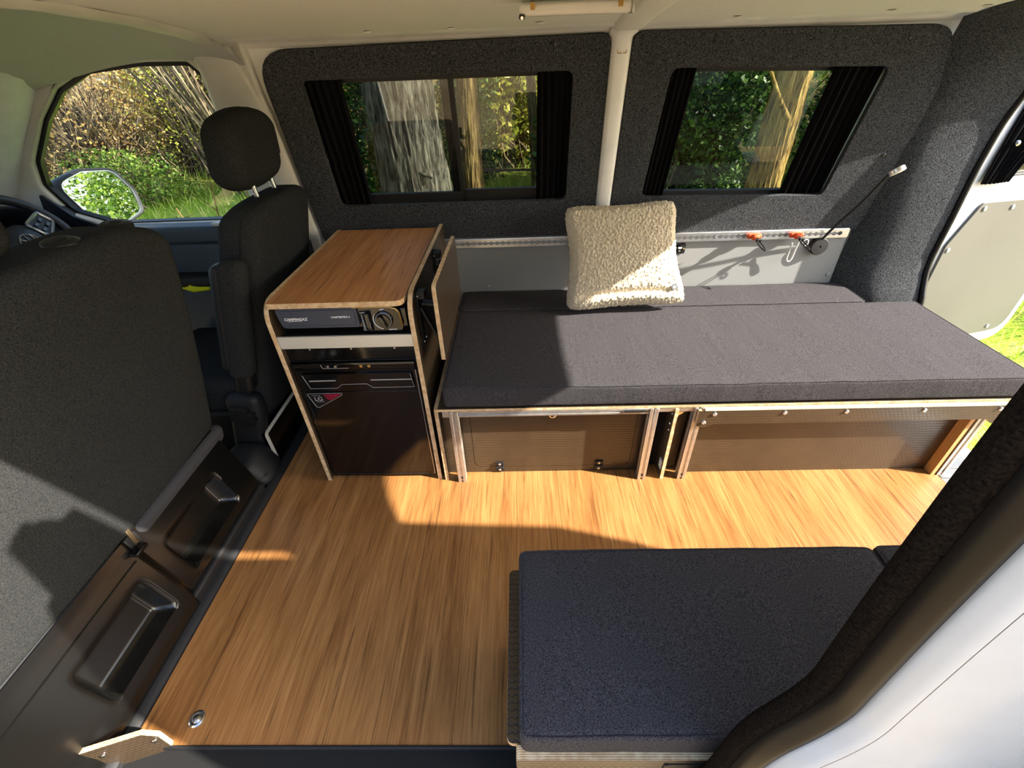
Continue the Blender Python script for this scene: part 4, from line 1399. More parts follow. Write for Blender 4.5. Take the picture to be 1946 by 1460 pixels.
for x in (0.531, 1.221, 1.372, 2.348):
    pt = part('post', post_mb(x), 'alu', bed, bevel=0.0006, seg=1)
    screw(pt, (x, YP + 0.004, 0.02), (0, -1, 0), 0.004, 0.003, 'black')
part('top_rail', MB().box(0.492, 0.515, YP + 0.004, YP + 0.034, 0.326, 0.3495).box(0.547, 1.205, YP + 0.004, YP + 0.034, 0.326, 0.334).box(0.547, 1.205, YP + 0.009, YP + 0.034, 0.334, 0.341).box(0.547, 1.205, YP + 0.004, YP + 0.034, 0.341, 0.3495), 'alu', bed, bevel=0.0008)
part('top_rail', MB().box(1.237, 1.357, YP + 0.006, YP + 0.034, 0.332, 0.3495), 'alu', bed, bevel=0.0008)
part('rail_plate', MB().box(1.12, 1.19, YP - 0.002, YP + 0.004, 0.338, 0.344), 'black', bed)
part('side_board', MB().prism([(0.838, 0.0), (1.60, 0.0), (1.60, 0.356), (0.838, 0.356)], 'yz', 0.463, 0.477, 0, 1), ['hex_yz', 'ply_x'], bed, bevel=0.0006)
part('ledger', MB().box(0.477, 0.515, 0.835, 0.848, 0.3495, 0.357), 'ply_face', bed)
part('deck', MB().prism([(0.478, 0.83), (2.42, 0.83), (2.42, 1.40), (0.478, 1.40)], 'xy', 0.351, 0.362, 0, 1), ['hex_xy', 'ply_z'], bed, bevel=0.0006)
part('deck', MB().prism([(0.478, 1.402), (2.24, 1.402), (2.24, 1.598), (0.478, 1.598)], 'xy', 0.351, 0.362, 0, 1), ['hex_xy', 'ply_z'], bed, bevel=0.0006)
hatch_o = rpoly([(0.578, 0.030), (1.183, 0.030), (1.183, 0.302), (0.578, 0.302)], [0.03, 0.03, 0.004, 0.004], 5)
part('front_panel', MB().plate([(0.479, 0.0), (1.232, 0.0), (1.232, 0.326), (0.479, 0.326)], [hatch_o], lambda x, z: (x, 0.878, z), (0, 0.012, 0)), 'hex_xz', bed)
hin = [(lerp(0.8805, x, 0.994), lerp(0.166, z, 0.988)) for x, z in hatch_o]
ht = part('hatch', MB().prism(hin, 'xz', 0.8775, 0.8895, 0, 1), ['hex_xz', 'ply_y'], bed, bevel=0.0006)
part('lock', MB().lathe((0.878, 0.8775, 0.290), (0, -1, 0), [(0.014, 0), (0.0135, 0.003), (0.009, 0.0045), (0.006, 0.003), (0.0, 0.003)], 20), 'steel', ht)
for x in (0.676, 1.063):
    hg = part('hinge', MB().box(x - 0.016, x + 0.016, 0.8715, 0.8772, 0.008, 0.030).box(x - 0.016, x + 0.016, 0.8715, 0.8772, 0.034, 0.056).cyl((x - 0.016, 0.8705, 0.032), (x + 0.016, 0.8705, 0.032), 0.0045, None, 10), 'black', ht, bevel=0.001)
    for z in (0.017, 0.046):
        mb = MB().lathe((x, 0.8715, z), (0, -1, 0), [(0.005, 0), (0.004, 0.0015), (0, 0.001)], 10)
        o = part('hinge_screw', mb, 'steel', ht)
# the slot between the two middle posts
part('inner_panel', MB().box(1.236, 1.242, 0.842, 0.90, 0.0, 0.332), 'void', bed)
dv = part('divider', MB().prism([(0.828, 0.0), (1.0, 0.0), (1.0, 0.345), (0.828, 0.345)], 'yz', 1.292, 1.305, 0, 1), ['hex_yz', 'ply_x'], bed, bevel=0.0006)
part('corner_block', MB().prism([(1.305, 0.332), (1.330, 0.332), (1.305, 0.308)], 'xz', 0.834, 0.846), 'ply_face', bed)
part('back_board', MB().box(1.243, 1.292, 0.905, 0.913, 0.0, 0.332), 'void', bed)
part('back_board', MB().box(1.306, 1.36, 0.885, 0.893, 0.0, 0.345), 'hex_xz', bed)
for z in (0.235, 0.265, 0.31):
    screw(dv, (1.291, 0.848, z), (-1, -0.4, 0), 0.004, 0.002)
part('label_plate', MB().box(1.2885, 1.2915, 0.836, 0.86, 0.045, 0.085), 'print_highlight_grey', dv)
# right hand bay
part('bay_panel', MB().box(1.389, 2.312, 0.862, 0.874, 0.0, 0.345), 'hex_xz', bed)
part('end_board', MB().box(2.312, 2.326, 0.828, 0.90, 0.0, 0.346), 'ply_face', bed)
part('end_board', MB().box(2.364, 2.374, 0.835, 1.39, 0.0, 0.346), 'black', bed)
sk = rpoly([(1.366, 0.3495), (2.44, 0.3495), (2.44, 0.272), (2.36, 0.272), (2.345, 0.290), (1.425, 0.290), (1.40, 0.276), (1.366, 0.280)], [0, 0, 0.004, 0.01, 0.01, 0.02, 0.012, 0.014], 4)
skp = part('skirt', MB().prism(sk, 'xz', 0.812, 0.8235, 0, 1), ['hex_xz', 'ply_y'], bed, bevel=0.0006)
part('skirt_edge', MB().box(1.385, 2.44, 0.8105, 0.824, 0.3496, 0.3555), 'pale_edge', bed, 'bright bare wood edge')
for x, z in ((1.42, 0.334), (1.39, 0.298), (1.653, 0.335), (1.857, 0.335), (2.112, 0.335), (2.36, 0.335), (2.392, 0.285)):
    screw(skp, (x, 0.812, z), (0, -1, 0), 0.0075, 0.0045, 'alu_bright', 'rivet')

# ---- mattresses


def wrinkle(amp, fx, fy, seed):
    def f(p):
        return amp * (noise.noise(Vector((p.x * fx + seed, p.y * fy, p.z * 3))) + 0.5 * noise.noise(Vector((p.x * fx * 2.3, p.y * fy * 2.3 + seed, p.z))))
    return f


def mattress(name, x0, x1, y0, y1, z0, z1, label, group, skew=0.0, puff=0.006, seed=0.0, nx=40, ny=16, dents=()):
    t = thing(name, label, 'cushion', ((x0 + x1) / 2, (y0 + y1) / 2, z0), group)
    w = wrinkle(0.0022, 9, 2.5, seed)

    def fn(p):
        u = (p.x - x0) / (x1 - x0)
        v = (p.y - y0) / (y1 - y0)
        k = (p.z - z0) / (z1 - z0)
        x = p.x + skew * v * u
        z = p.z + k * (puff * 16 * u * (1 - u) * v * (1 - v) + w(p))
        for cx, cy, rx, ry, d in dents:
            z -= k * d * math.exp(-((p.x - cx) / rx) ** 2 - ((p.y - cy) / ry) ** 2)
        y = p.y + (0.5 - k) * 0.0 + 0.0025 * noise.noise(Vector((p.x * 14 + seed, p.z * 8, v))) * (1 if v < 0.5 else -1)
        return Vector((x, y, z))
    part('cover', MB().rbox(x0, x1, y0, y1, z0, z1, 0.014, (nx, ny, 2), fn, 4), 'cushion', t, angle=80)
    pip = MB()
    e = 0.0035
    for z in (z0 + 0.008, z1 - 0.0035):
        o = rpoly([(x0 + e, y0 + e), (x1 - e, y0 + e), (x1 - e, y1 - e), (x0 + e, y1 - e)], 0.014, 4)
        pip.tube([fn(Vector((x, y, z))) for x, y in _dense(o)], 0.0026, 5, closed=True)
    part('piping', pip, 'cushion', t, angle=80)
    return t


def _dense(o, step=0.05):
    out = []
    for a, b in zip(o, o[1:] + o[:1]):
        k = max(1, int(math.hypot(b[0] - a[0], b[1] - a[1]) / step))
        out += [(lerp(a[0], b[0], i / k), lerp(a[1], b[1], i / k)) for i in range(k)]
    return out


mattress('mattress', 0.502, 2.432, 0.829, 1.388, 0.366, 0.450, 'long charcoal mattress on the bed base, partly in full sun', 'charcoal mattresses', 0.0, 0.004, 1.3,
         dents=((2.18, 1.10, 0.05, 0.012, 0.006), (2.08, 1.12, 0.04, 0.010, 0.004)))
mattress('back_mattress', 0.502, 2.235, 1.393, 1.592, 0.366, 0.452, 'narrow charcoal mattress strip along the wall behind the pillow', 'charcoal mattresses', -0.0, 0.004, 5.1, 40, 8)

# near bench
bn = thing('bench_box', 'low plywood box seat in the sliding door opening', 'bench', (1.1, 0.07, 0.0))
part('lid', MB().prism(rpoly([(0.733, -0.092), (1.60, -0.092), (1.60, 0.240), (0.733, 0.240)], [0.014, 0, 0, 0.016], 5), 'xy', 0.336, 0.349, 0, 1), ['hex_xy', 'ply_z'], bn, bevel=0.0008)
part('front_board', MB().prism(rpoly([(0.750, 0.0), (2.3, 0.0), (2.3, 0.352), (0.750, 0.352)], [0, 0, 0, 0.006]), 'xz', -0.116, -0.094, 0, 1), ['hex_xz', 'ply_y'], bn, bevel=0.0012)
part('side_board', MB().box(0.756, 0.770, -0.092, 0.225, 0.0, 0.335), 'hex_yz', bn)
part('rear_board', MB().box(0.772, 2.3, 0.205, 0.219, 0.0, 0.335), 'hex_xz', bn)
part('inner_lid', MB().box(1.602, 2.3, -0.092, 0.24, 0.336, 0.349), 'hex_xy', bn)
part('front_latch', MB().box(1.005, 1.012, -0.1185, -0.116, 0.27, 0.335).box(1.012, 1.30, -0.1178, -0.116, 0.22, 0.335), 'black', bn)
mattress('bench_cushion', 0.757, 1.535, -0.108, 0.240, 0.3535, 0.432, 'dark charcoal cushion on the near box seat, in shade', 'bench cushions', 0.0, 0.004, 9.7, 22, 10)
mattress('bench_cushion', 1.541, 2.28, -0.108, 0.242, 0.3535, 0.432, 'second charcoal cushion on the near box seat, mostly hidden behind the door seal', 'bench cushions', 0.0, 0.004, 3.3, 18, 8)

# ---- sherpa pillow leaning on the wall
pl = thing('pillow', 'square cream fleece pillow propped against the wall on the bed', 'pillow', (1.18, 1.4, 0.455))
cBL, cBR, cTR, cTL = Vector((0.938, 1.325, 0.458)), Vector((1.476, 1.340, 0.474)), Vector((1.412, 1.535, 0.864)), Vector((0.938, 1.530, 0.850))
N = 150
nrm = (cBR - cBL).cross(cTL - cBL).normalized()
if nrm.y > 0:
    nrm = -nrm


def pil(u, v, side):
    # rounded corners, and concave edges that leave ears at them
    a, b = 2 * u - 1, 2 * v - 1
    k = 1 - 0.13 * (a * a * b * b) ** 2.2
    u2, v2 = 0.5 + 0.5 * a * k, 0.5 + 0.5 * b * k
    uu = 0.5 + (u2 - 0.5) * (1 - 0.16 * math.sin(math.pi * v) ** 1.0)
    vv = 0.5 + (v2 - 0.5) * (1 - 0.11 * math.sin(math.pi * u) ** 1.0)
    p = cBL * (1 - uu) * (1 - vv) + cBR * uu * (1 - vv) + cTR * uu * vv + cTL * (1 - uu) * vv
    e = (max(0, math.sin(math.pi * u)) * max(0, math.sin(math.pi * v)))
    th = 0.066 * e ** 0.5 + 0.022 * (1 - e)
    edge = min(1.0, 16 * min(u, 1 - u, v, 1 - v))
    th *= edge ** 0.5
    # a soft fold along the foot
    if side > 0:
        th -= 0.018 * math.exp(-((v - 0.13 - 0.05 * (u - 0.4) ** 2) / 0.03) ** 2) * sm(0.02, 0.2, u) * (1 - sm(0.75, 0.95, u))
    q = p + nrm * th * side * (1.0 if side > 0 else 0.45)
    c = noise.voronoi(q * 105)[0]
    d = noise.voronoi(q * 55 + Vector((3, 1, 2)))[0]
    bmp = min(1.0, (c[1] - c[0]) * 3.0) * 0.0040 + min(1.0, (d[1] - d[0]) * 2.0) * 0.0030
    dirn = nrm * side * min(1, 0.35 + edge) + (p - (cBL + cTR) / 2).normalized() * (0.9 * (1 - edge))
    return q + dirn * bmp


mb = MB()
for s in (1, -1):
    n = N if s > 0 else 50
    rows = [[pil(i / n, j / n, s) for i in range(n + 1)] for j in range(n + 1)]
    mb.surf(rows if s > 0 else [r[::-1] for r in rows])
part('cover', mb, 'sherpa', pl, angle=80)
tg = pil(0.89, 0.17, 1) + nrm * 0.006
ux_ = (cBR - cBL).normalized()
uy_ = (cTL - cBL).normalized()
part('tag', MB().obox(tg, (ux_ * 0.8 + uy_ * 0.35) * 0.013, (uy_ * 0.8 - ux_ * 0.35) * 0.012, nrm * 0.001), 'tag', pl, 'small grey sewn tag')
part('tag_mark', MB().obox(tg + nrm * 0.0012, (ux_ * 0.8 + uy_ * 0.35) * 0.007, (uy_ * 0.8 - ux_ * 0.35) * 0.006, nrm * 0.0004), 'print_highlight_grey', pl)

# ================================================================== RAIL, HOOKS, LAMP, SOCKET
rl = thing('lashing_rail', 'silver perforated lashing rail along the wall above the grey board', 'rail', (1.3, 1.6, 0.68))
zr = 0.679
hole = []
xs = [0.495 + 0.0254 * k for k in range(66)]
top, bot = [], []
for x in xs:
    for k in range(7):
        a = math.pi * (1 - k / 6)
        top.append((x + 0.0088 * math.cos(a), zr + max(0.0042, 0.0088 * math.sin(a))))
for x in reversed(xs):
    for k in range(7):
        a = -math.pi * (k / 6)
        bot.append((x + 0.0088 * math.cos(a), zr + min(-0.0042, 0.0088 * math.sin(a))))
hole = top + bot
part('rail_face', MB().plate([(0.478, zr - 0.017), (2.182, zr - 0.017), (2.182, zr + 0.017), (0.478, zr + 0.017)], [hole], lambda x, z: (x, 1.586, z), (0, 0.004, 0)), 'alu_bright', rl)
part('rail_channel', MB().box(0.478, 2.182, 1.590, 1.6005, zr - 0.021, zr - 0.011).box(0.478, 2.182, 1.590, 1.6005, zr + 0.011, zr + 0.0195), 'alu_bright', rl, bevel=0.001)
part('rail_bed', MB().box(0.478, 2.182, 1.598, 1.6005, zr - 0.011, zr + 0.011), 'alu_slot_shade', rl)  # darker tone paints the shade seen through the slots
for x in (0.55, 1.03, 1.62, 2.155):
    screw(rl, (x, 1.596, zr), (0, -1, 0), 0.006, 0.002)
bpy.data.objects['lashing_rail']


def rail_hook(x, label, hook_mat):
    t = thing('rail_fitting', label, 'fitting', (x, 1.58, zr), 'orange rail fittings')
    mb = MB().rbox(x - 0.030, x + 0.030, 1.566, 1.5855, zr - 0.009, zr + 0.011, 0.008, 2)
    mb.rbox(x - 0.016, x + 0.016, 1.552, 1.572, zr - 0.011, zr + 0.014, 0.009, 2)
    part('body', mb, 'orange', t, angle=70)
    part('stud', MB().cyl((x, 1.556, zr), (x, 1.530, zr - 0.003), 0.0065, 0.005, 12), 'steel', t)
    hk = MB()
    lp_ = spline([(x - 0.002, 1.548, zr - 0.006), (x - 0.005, 1.520, zr - 0.012), (x - 0.004, 1.482, zr - 0.019), (x + 0.003, 1.462, zr - 0.023), (x + 0.010, 1.482, zr - 0.021), (x + 0.011, 1.515, zr - 0.015), (x + 0.006, 1.540, zr - 0.009)], 5)
    hk.tube(lp_, 0.0026, 7)
    hk.cyl((x - 0.006, 1.538, zr), (x + 0.012, 1.534, zr - 0.004), 0.007, None, 10)
    part('hook', hk, hook_mat, t)
    return t


rail_hook(1.778, 'orange fitting with a black hook on the silver rail, nearer the pillow', 'black')
rh = rail_hook(1.956, 'orange fitting holding a pale loop on the silver rail, nearer the lamp', 'black')
lo = MB()
lo.tube(spline([(1.964, 1.552, zr - 0.010), (1.967, 1.566, zr - 0.055), (1.967, 1.571, zr - 0.100), (1.957, 1.572, zr - 0.114), (1.946, 1.572, zr - 0.102), (1.945, 1.570, zr - 0.060), (1.945, 1.568, zr - 0.030)], 6), 0.0032, 7)
solo('cord_loop', lo, 'cord', 'pale looped hook hanging from the orange fitting nearer the lamp', 'hook', (1.96, 1.555, zr - 0.05))
solo_r = MB().tube([(1.978 + 0.012 * math.cos(a * math.pi / 10), 1.532, zr - 0.018 + 0.014 * math.sin(a * math.pi / 10)) for a in range(20)], 0.002, 6, closed=True)
part('ring', solo_r, 'cord', rh)

lamp = thing('gooseneck_lamp', 'black gooseneck reading lamp on the grey wall board', 'lamp', (2.075, 1.6, 0.625))
part('base', MB().lathe((2.075, 1.601, 0.625), (0, -1, 0), [(0.038, 0), (0.038, 0.020), (0.034, 0.025), (0.006, 0.026), (0.005, 0.024), (0.0, 0.024)], 32), 'black_soft', lamp, angle=40)
part('neck', MB().tube(spline([(2.075, 1.582, 0.655), (2.083, 1.560, 0.70), (2.098, 1.525, 0.765), (2.112, 1.490, 0.825), (2.118, 1.462, 0.875), (2.122, 1.440, 0.915), (2.128, 1.428, 0.940)], 6), 0.0055, 8), 'black', lamp)
hc = Vector((2.140, 1.415, 0.958))
ha = Vector((0.35, -0.55, -0.75)).normalized()
hd_ = part('lamp_head', MB().lathe(hc - ha * 0.008, ha, [(0.0, 0), (0.022, 0.0), (0.025, 0.003), (0.025, 0.016)], 24), 'alu_bright', lamp, angle=40)
part('lens', MB().lathe(hc - ha * 0.008, ha, [(0.025, 0.016), (0.022, 0.0175), (0.0, 0.0175)], 24), 'lens_white', lamp)

so = thing('wall_socket', 'small black socket plate on the grey board beside the pillow', 'socket', (1.47, 1.6, 0.627))
part('plate', MB().prism(rpoly([(1.442, 0.606), (1.500, 0.606), (1.500, 0.651), (1.442, 0.651)], 0.007), 'xz', 1.593, 1.601), 'black', so, bevel=0.0015)
part('cap', MB().lathe((1.471, 1.593, 0.629), (0, -1, 0), [(0.017, 0), (0.016, 0.010), (0.010, 0.012), (0, 0.012)], 20), 'black_gloss', so, angle=40)
part('port', MB().box(1.464, 1.480, 1.579, 1.5815, 0.633, 0.640), 'print_white', so)
for x in (1.449, 1.493):
    screw(so, (x, 1.593, 0.628), (0, -1, 0), 0.004, 0.002, 'brass')
screw(so, (1.471, 1.581, 0.622), (0, -1, 0), 0.005, 0.002)

# LED strip lamp under the roof
sl_ = thing('strip_light', 'slim white strip lamp with clips under the roof', 'lamp', (0.90, 1.01, 1.43))
part('housing', MB().rbox(0.784, 1.046, 0.992, 1.032, 1.4075, 1.430, 0.008, 1), 'lens_white', sl_)
part('switch_end', MB().rbox(0.783, 0.797, 0.988, 1.0, 1.4015, 1.411, 0.003, 1), 'black_gloss', sl_)
part('switch', MB().cyl((0.790, 0.990, 1.4055), (0.790, 0.980, 1.4035), 0.0035, None, 12), 'steel', sl_)
for x in (0.815, 1.018):
    part('clip', MB().box(x - 0.005, x + 0.005, 0.9905, 1.034, 1.4215, 1.4312).box(x - 0.005, x + 0.005, 0.9885, 0.9925, 1.418, 1.4312), 'brass', sl_)
part('end_cap', MB().box(1.0455, 1.050, 0.990, 1.034, 1.406, 1.431), 'steel', sl_, bevel=0.001)

# ================================================================== OUTSIDE
rng = np.random.default_rng(11)


def quick_mesh(name, verts, faces4, mats, smooth=False):
    me = bpy.data.meshes.new(name)
    nv, nf = len(verts), len(faces4)
    k = faces4.shape[1]
    me.vertices.add(nv)
    me.vertices.foreach_set('co', verts.astype(np.float32).ravel())
    me.loops.add(nf * k)
    me.loops.foreach_set('vertex_index', faces4.astype(np.int32).ravel())
    me.polygons.add(nf)
    me.polygons.foreach_set('loop_start', np.arange(0, nf * k, k, dtype=np.int32))
    me.update(calc_edges=True)
    for m in mats:
        me.materials.append(m)
    return me


def leaf_cloud(pos, size, up=0.2, flat=1.0, seed=0):
    """diamond leaves at the given points"""
    r = np.random.default_rng(seed)
    n = len(pos)
    d = r.normal(size=(n, 3))
    d[:, 2] = d[:, 2] * 0.7 + up
    d /= np.linalg.norm(d, axis=1, keepdims=True)
    e = r.normal(size=(n, 3))
    s = np.cross(d, e)
    s /= np.linalg.norm(s, axis=1, keepdims=True) + 1e-9
    nn = np.cross(d, s)
    L = size * r.uniform(0.6, 1.4, (n, 1))
    Wd = L * 0.34 * flat
    v = np.empty((n, 4, 3))
    v[:, 0] = pos - d * L * 0.5
    v[:, 1] = pos + s * Wd + nn * L * 0.10
    v[:, 2] = pos + d * L * 0.55
    v[:, 3] = pos - s * Wd + nn * L * 0.10
    return v.reshape(-1, 3), np.arange(n * 4).reshape(n, 4)


def shell_points(c, rad, n, seed, lump=0.35, fill=0.35):
    r = np.random.default_rng(seed)
    d = r.normal(size=(n, 3))
    d /= np.linalg.norm(d, axis=1, keepdims=True)
    ph = r.uniform(0, 6, 9)
    k = 1 + lump * (np.sin(d[:, 0] * 5 + ph[0]) * np.sin(d[:, 1] * 5 + ph[1]) + np.sin(d[:, 2] * 7 + ph[2]) * np.sin(d[:, 0] * 8 + ph[3])) * 0.5
    t = 1 - fill * r.random(n) ** 1.5
    p = d * (k * t)[:, None] * np.array(rad) + np.array(c)
    return p


def sticks(p0, p1, r0, r1, bend, seed):
    """many thin three-sided twigs of three segments"""
    r = np.random.default_rng(seed)
    n = len(p0)
    t = np.array([0, 0.34, 0.67, 1.0])
    off = r.normal(size=(n, 3)) * bend
    off2 = r.normal(size=(n, 3)) * bend
    C = p0[:, None, :] * (1 - t)[None, :, None] + p1[:, None, :] * t[None, :, None]
    C[:, 1] += off
    C[:, 2] += off2
    d = p1 - p0
    d /= np.linalg.norm(d, axis=1, keepdims=True) + 1e-9
    e = r.normal(size=(n, 3))
    s = np.cross(d, e)
    s /= np.linalg.norm(s, axis=1, keepdims=True) + 1e-9
    w = np.cross(d, s)
    rad = (r0 * (1 - t) + r1 * t)[None, :] * r.uniform(0.6, 1.4, (n, 1))
    V = np.empty((n, 4, 3, 3))
    for j in range(3):
        a = 2 * math.pi * j / 3
        V[:, :, j] = C + (s * math.cos(a) + w * math.sin(a))[:, None, :] * rad[:, :, None]
    F = []
    base = (np.arange(n) * 12)[:, None]
    for i in range(3):
        for j in range(3):
            j2 = (j + 1) % 3
            F.append(base + np.array([[i * 3 + j, i * 3 + j2, (i + 1) * 3 + j2, (i + 1) * 3 + j]]))
    return V.reshape(-1, 3), np.concatenate(F, 0)


M['leaf_dark'] = leafmat('glossy_dark_leaves', [(36, 60, 26), (52, 84, 34), (74, 112, 46), (120, 150, 76)])
M['leaf_mid'] = leafmat('green_leaves', [(70, 100, 38), (104, 138, 50), (138, 168, 66), (172, 190, 90)])
M['leaf_yel'] = leafmat('yellow_green_leaves', [(150, 156, 60), (190, 186, 78), (214, 200, 104), (160, 170, 62)])
M['leaf_brown'] = leafmat('dry_brown_leaves', [(176, 138, 80), (210, 172, 100), (228, 198, 130), (150, 122, 72)])
M['twig'] = leafmat('bare_twigs', [(96, 80, 60), (140, 118, 88), (172, 150, 116), (70, 58, 44)], 0.8, 0.0)
M['twig_dark'] = leafmat('dark_twigs', [(44, 38, 30), (70, 60, 46), (96, 84, 64), (58, 50, 38)], 0.8, 0.0)
M['grass'] = leafmat('grass_blades', [(130, 168, 48), (160, 190, 60), (188, 202, 88), (220, 208, 140)], 0.6, 0.3)
M['bark_oak'] = barkmat('oak_bark', (28, 27, 24), (78, 75, 67), (118, 113, 102))
M['bark_pine'] = barkmat('warm_bark', (60, 46, 28), (122, 100, 62), (160, 134, 88), 1.3)
M['deadwood'] = barkmat('dead_wood', (52, 42, 34), (100, 84, 66), (140, 122, 98), 1.4)


def shrub(name, label, c, rad, n, leaf, size, mat, seed, group=None, nst=60, twig='twig_dark', lump=0.35, fill=0.45):
    gz = ground_z(c[0], c[1])
    t = thing(name, label, 'shrub', (c[0], c[1], gz), group)
    p = shell_points(c, rad, n, seed, lump, fill)
    p = p[p[:, 2] > gz + 0.02]
    v, f = leaf_cloud(p - np.array((c[0], c[1], gz)), size, seed=seed)
    o = link('foliage', quick_mesh('foliage', v, f, [M[mat]]), t)
    o['kind'] = 'stuff'
    if nst:
        r = np.random.default_rng(seed + 5)
        p1 = shell_points(c, (rad[0] * 0.9, rad[1] * 0.9, rad[2] * 0.95), nst, seed + 9, lump, 0.3)
        p0 = np.column_stack([c[0] + r.normal(size=nst) * rad[0] * 0.3, c[1] + r.normal(size=nst) * rad[1] * 0.3, np.full(nst, gz - 0.05)])
        v, f = sticks(p0 - np.array((c[0], c[1], gz)), p1 - np.array((c[0], c[1], gz)), 0.016, 0.004, 0.06, seed + 2)
        o = link('stems', quick_mesh('stems', v, f, [M[twig]]), t)
        o['kind'] = 'stuff'
    return t


def trunk_mb(base, top, r0, r1, rough, seed, nz=90, nj=110, flare=0.35):
    base, top = Vector(base), Vector(top)
    mb = MB()
    rows = []
    for i in range(nz + 1):
        t = i / nz
        c = base.lerp(top, t) + Vector((0.04 * math.sin(t * 5 + seed), 0.04 * math.cos(t * 4 + seed), 0))
        r = lerp(r0, r1, t) * (1 + flare * math.exp(-t * 9))
        row = []
        for j in range(nj):
            a = 2 * math.pi * j / nj
            q = Vector((math.cos(a) * 3.2, math.sin(a) * 3.2, t * (top - base).length * 1.1 + seed))
            q.z *= 0.55
            h = abs(noise.noise(q * 3.1)) * 0.8 + abs(noise.noise(q * 6.5)) * 0.5 + 0.4 * noise.noise(q * 0.6)
            row.append(c + Vector((math.cos(a), math.sin(a), 0)) * (r + rough * (h - 0.3)))
        rows.append(row)
    mb.surf(rows, True)
    return mb


def tree(name, label, base, top, r0, r1, bark, seed, rough=0.03, branches=(), group=None):
    t = thing(name, label, 'tree', base, group)
    part('trunk', trunk_mb(base, top, r0, r1, rough, seed), bark, t, angle=60)
    for pts, ra, rb in branches:
        s = spline([Vector(p) for p in pts], 4)
        part('branch', MB().tube(s, [lerp(ra, rb, i / (len(s) - 1)) for i in range(len(s))], 8), bark, t, angle=80)
    return t


def gz(x, y):
    return ground_z(x, y)


# tree trunks seen through the windows
tree('oak_tree', 'thick ridged grey oak trunk outside the sliding window', (-0.38, 5.0, gz(-0.38, 5) - 0.1), (-0.46, 5.1, 4.6), 0.36, 0.29, 'bark_oak', 2.0, 0.075,
     branches=[([(-0.42, 4.8, 0.35), (-0.30, 4.68, 0.42), (-0.12, 4.62, 0.36)], 0.03, 0.012)])
tree('slim_tree', 'slimmer pale trunk just behind the mullion of the sliding window', (0.20, 5.6, gz(0.2, 5.6) - 0.1), (0.08, 5.7, 4.8), 0.115, 0.09, 'bark_pine', 6.0, 0.018)
tree('red_stem_tree', 'reddish brown bare stem among leaves in the rear half of the sliding window', (1.02, 6.6, gz(1.0, 6.6) - 0.1), (0.86, 6.6, 5.0), 0.06, 0.05, 'bark_pine', 9.0, 0.008)
tree('sunlit_tree', 'straw coloured sunlit trunk outside the window above the bed', (3.46, 4.85, gz(3.46, 4.85) - 0.1), (3.46, 4.95, 3.8), 0.15, 0.165, 'gold_bark', 4.0, 0.04,
     branches=[([(3.40, 4.72, 0.78), (3.22, 4.66, 0.98), (2.98, 4.60, 1.30)], 0.028, 0.014)])

# evergreen shrubs behind the windows
for i, (c, rad, n, lab) in enumerate((
        ((-1.15, 5.7, 0.75), (0.62, 0.6, 1.35), 11000, 'dark evergreen shrub to the front of the oak trunk'),
        ((1.75, 6.0, 0.7), (0.75, 0.6, 1.4), 11000, 'dark evergreen shrub behind the white post between the windows'),
        ((3.05, 5.8, 0.85), (0.95, 0.7, 1.30), 22000, 'dark glossy shrub filling the pillow side of the window above the bed'),
        ((5.2, 5.9, 0.7), (0.95, 0.7, 1.6), 16000, 'dark evergreen shrub on the rear side of the straw coloured trunk'),
        ((0.05, 6.9, 0.6), (0.42, 0.4, 1.5), 6000, 'narrow dark evergreen shrub between the oak and the slim trunk'))):
    shrub('evergreen_shrub', lab, c, rad, n, 1, 0.058, 'leaf_dark', 20 + i, nst=40)
for i, (c, rad, n, mat, lab) in enumerate((
        ((0.65, 7.6, 0.9), (0.7, 0.5, 1.0), 3800, 'leaf_yel', 'yellow green bush seen between the pale trunk and the red stem'),
        ((1.2, 9.4, 1.4), (2.0, 0.7, 1.7), 5000, 'leaf_brown', 'tall brown leaved thicket far behind the sliding window'),
        ((4.6, 8.6, 1.4), (2.2, 0.7, 1.7), 5000, 'leaf_mid', 'green thicket far behind the window above the bed'),
        ((-3.6, 9.2, 1.3), (3.4, 0.8, 1.9), 14000, 'leaf_brown', 'sunlit brown thicket far beyond the driver window'))):
    shrub('thicket', lab, c, rad, n, 1, 0.10, mat, 40 + i, nst=160, twig='twig')
# tangled bushes beyond the driver window
for i, (c, rad, n, mat, sz, nst, lab) in enumerate((
        ((-6.0, 7.4, 0.85), (1.3, 0.9, 1.5), 9000, 'leaf_brown', 0.042, 700, 'brown tangled bush in front of the door mirror'),
        ((-4.2, 7.9, 0.95), (1.2, 0.7, 1.6), 9000, 'leaf_yel', 0.042, 700, 'bare stemmed yellowish bush in the middle of the driver window'),
        ((-2.65, 7.4, 0.9), (0.85, 0.6, 1.6), 6000, 'leaf_mid', 0.042, 500, 'upright twiggy green bush beside the driver headrest'),
        ((-4.9, 6.5, 0.05), (0.9, 0.4, 0.45), 5000, 'leaf_mid', 0.042, 60, 'low green shrub behind the door mirror'))):
    shrub('hedge_bush', lab, c, rad, n, 1, sz, mat, 60 + i, nst=nst, twig='twig')
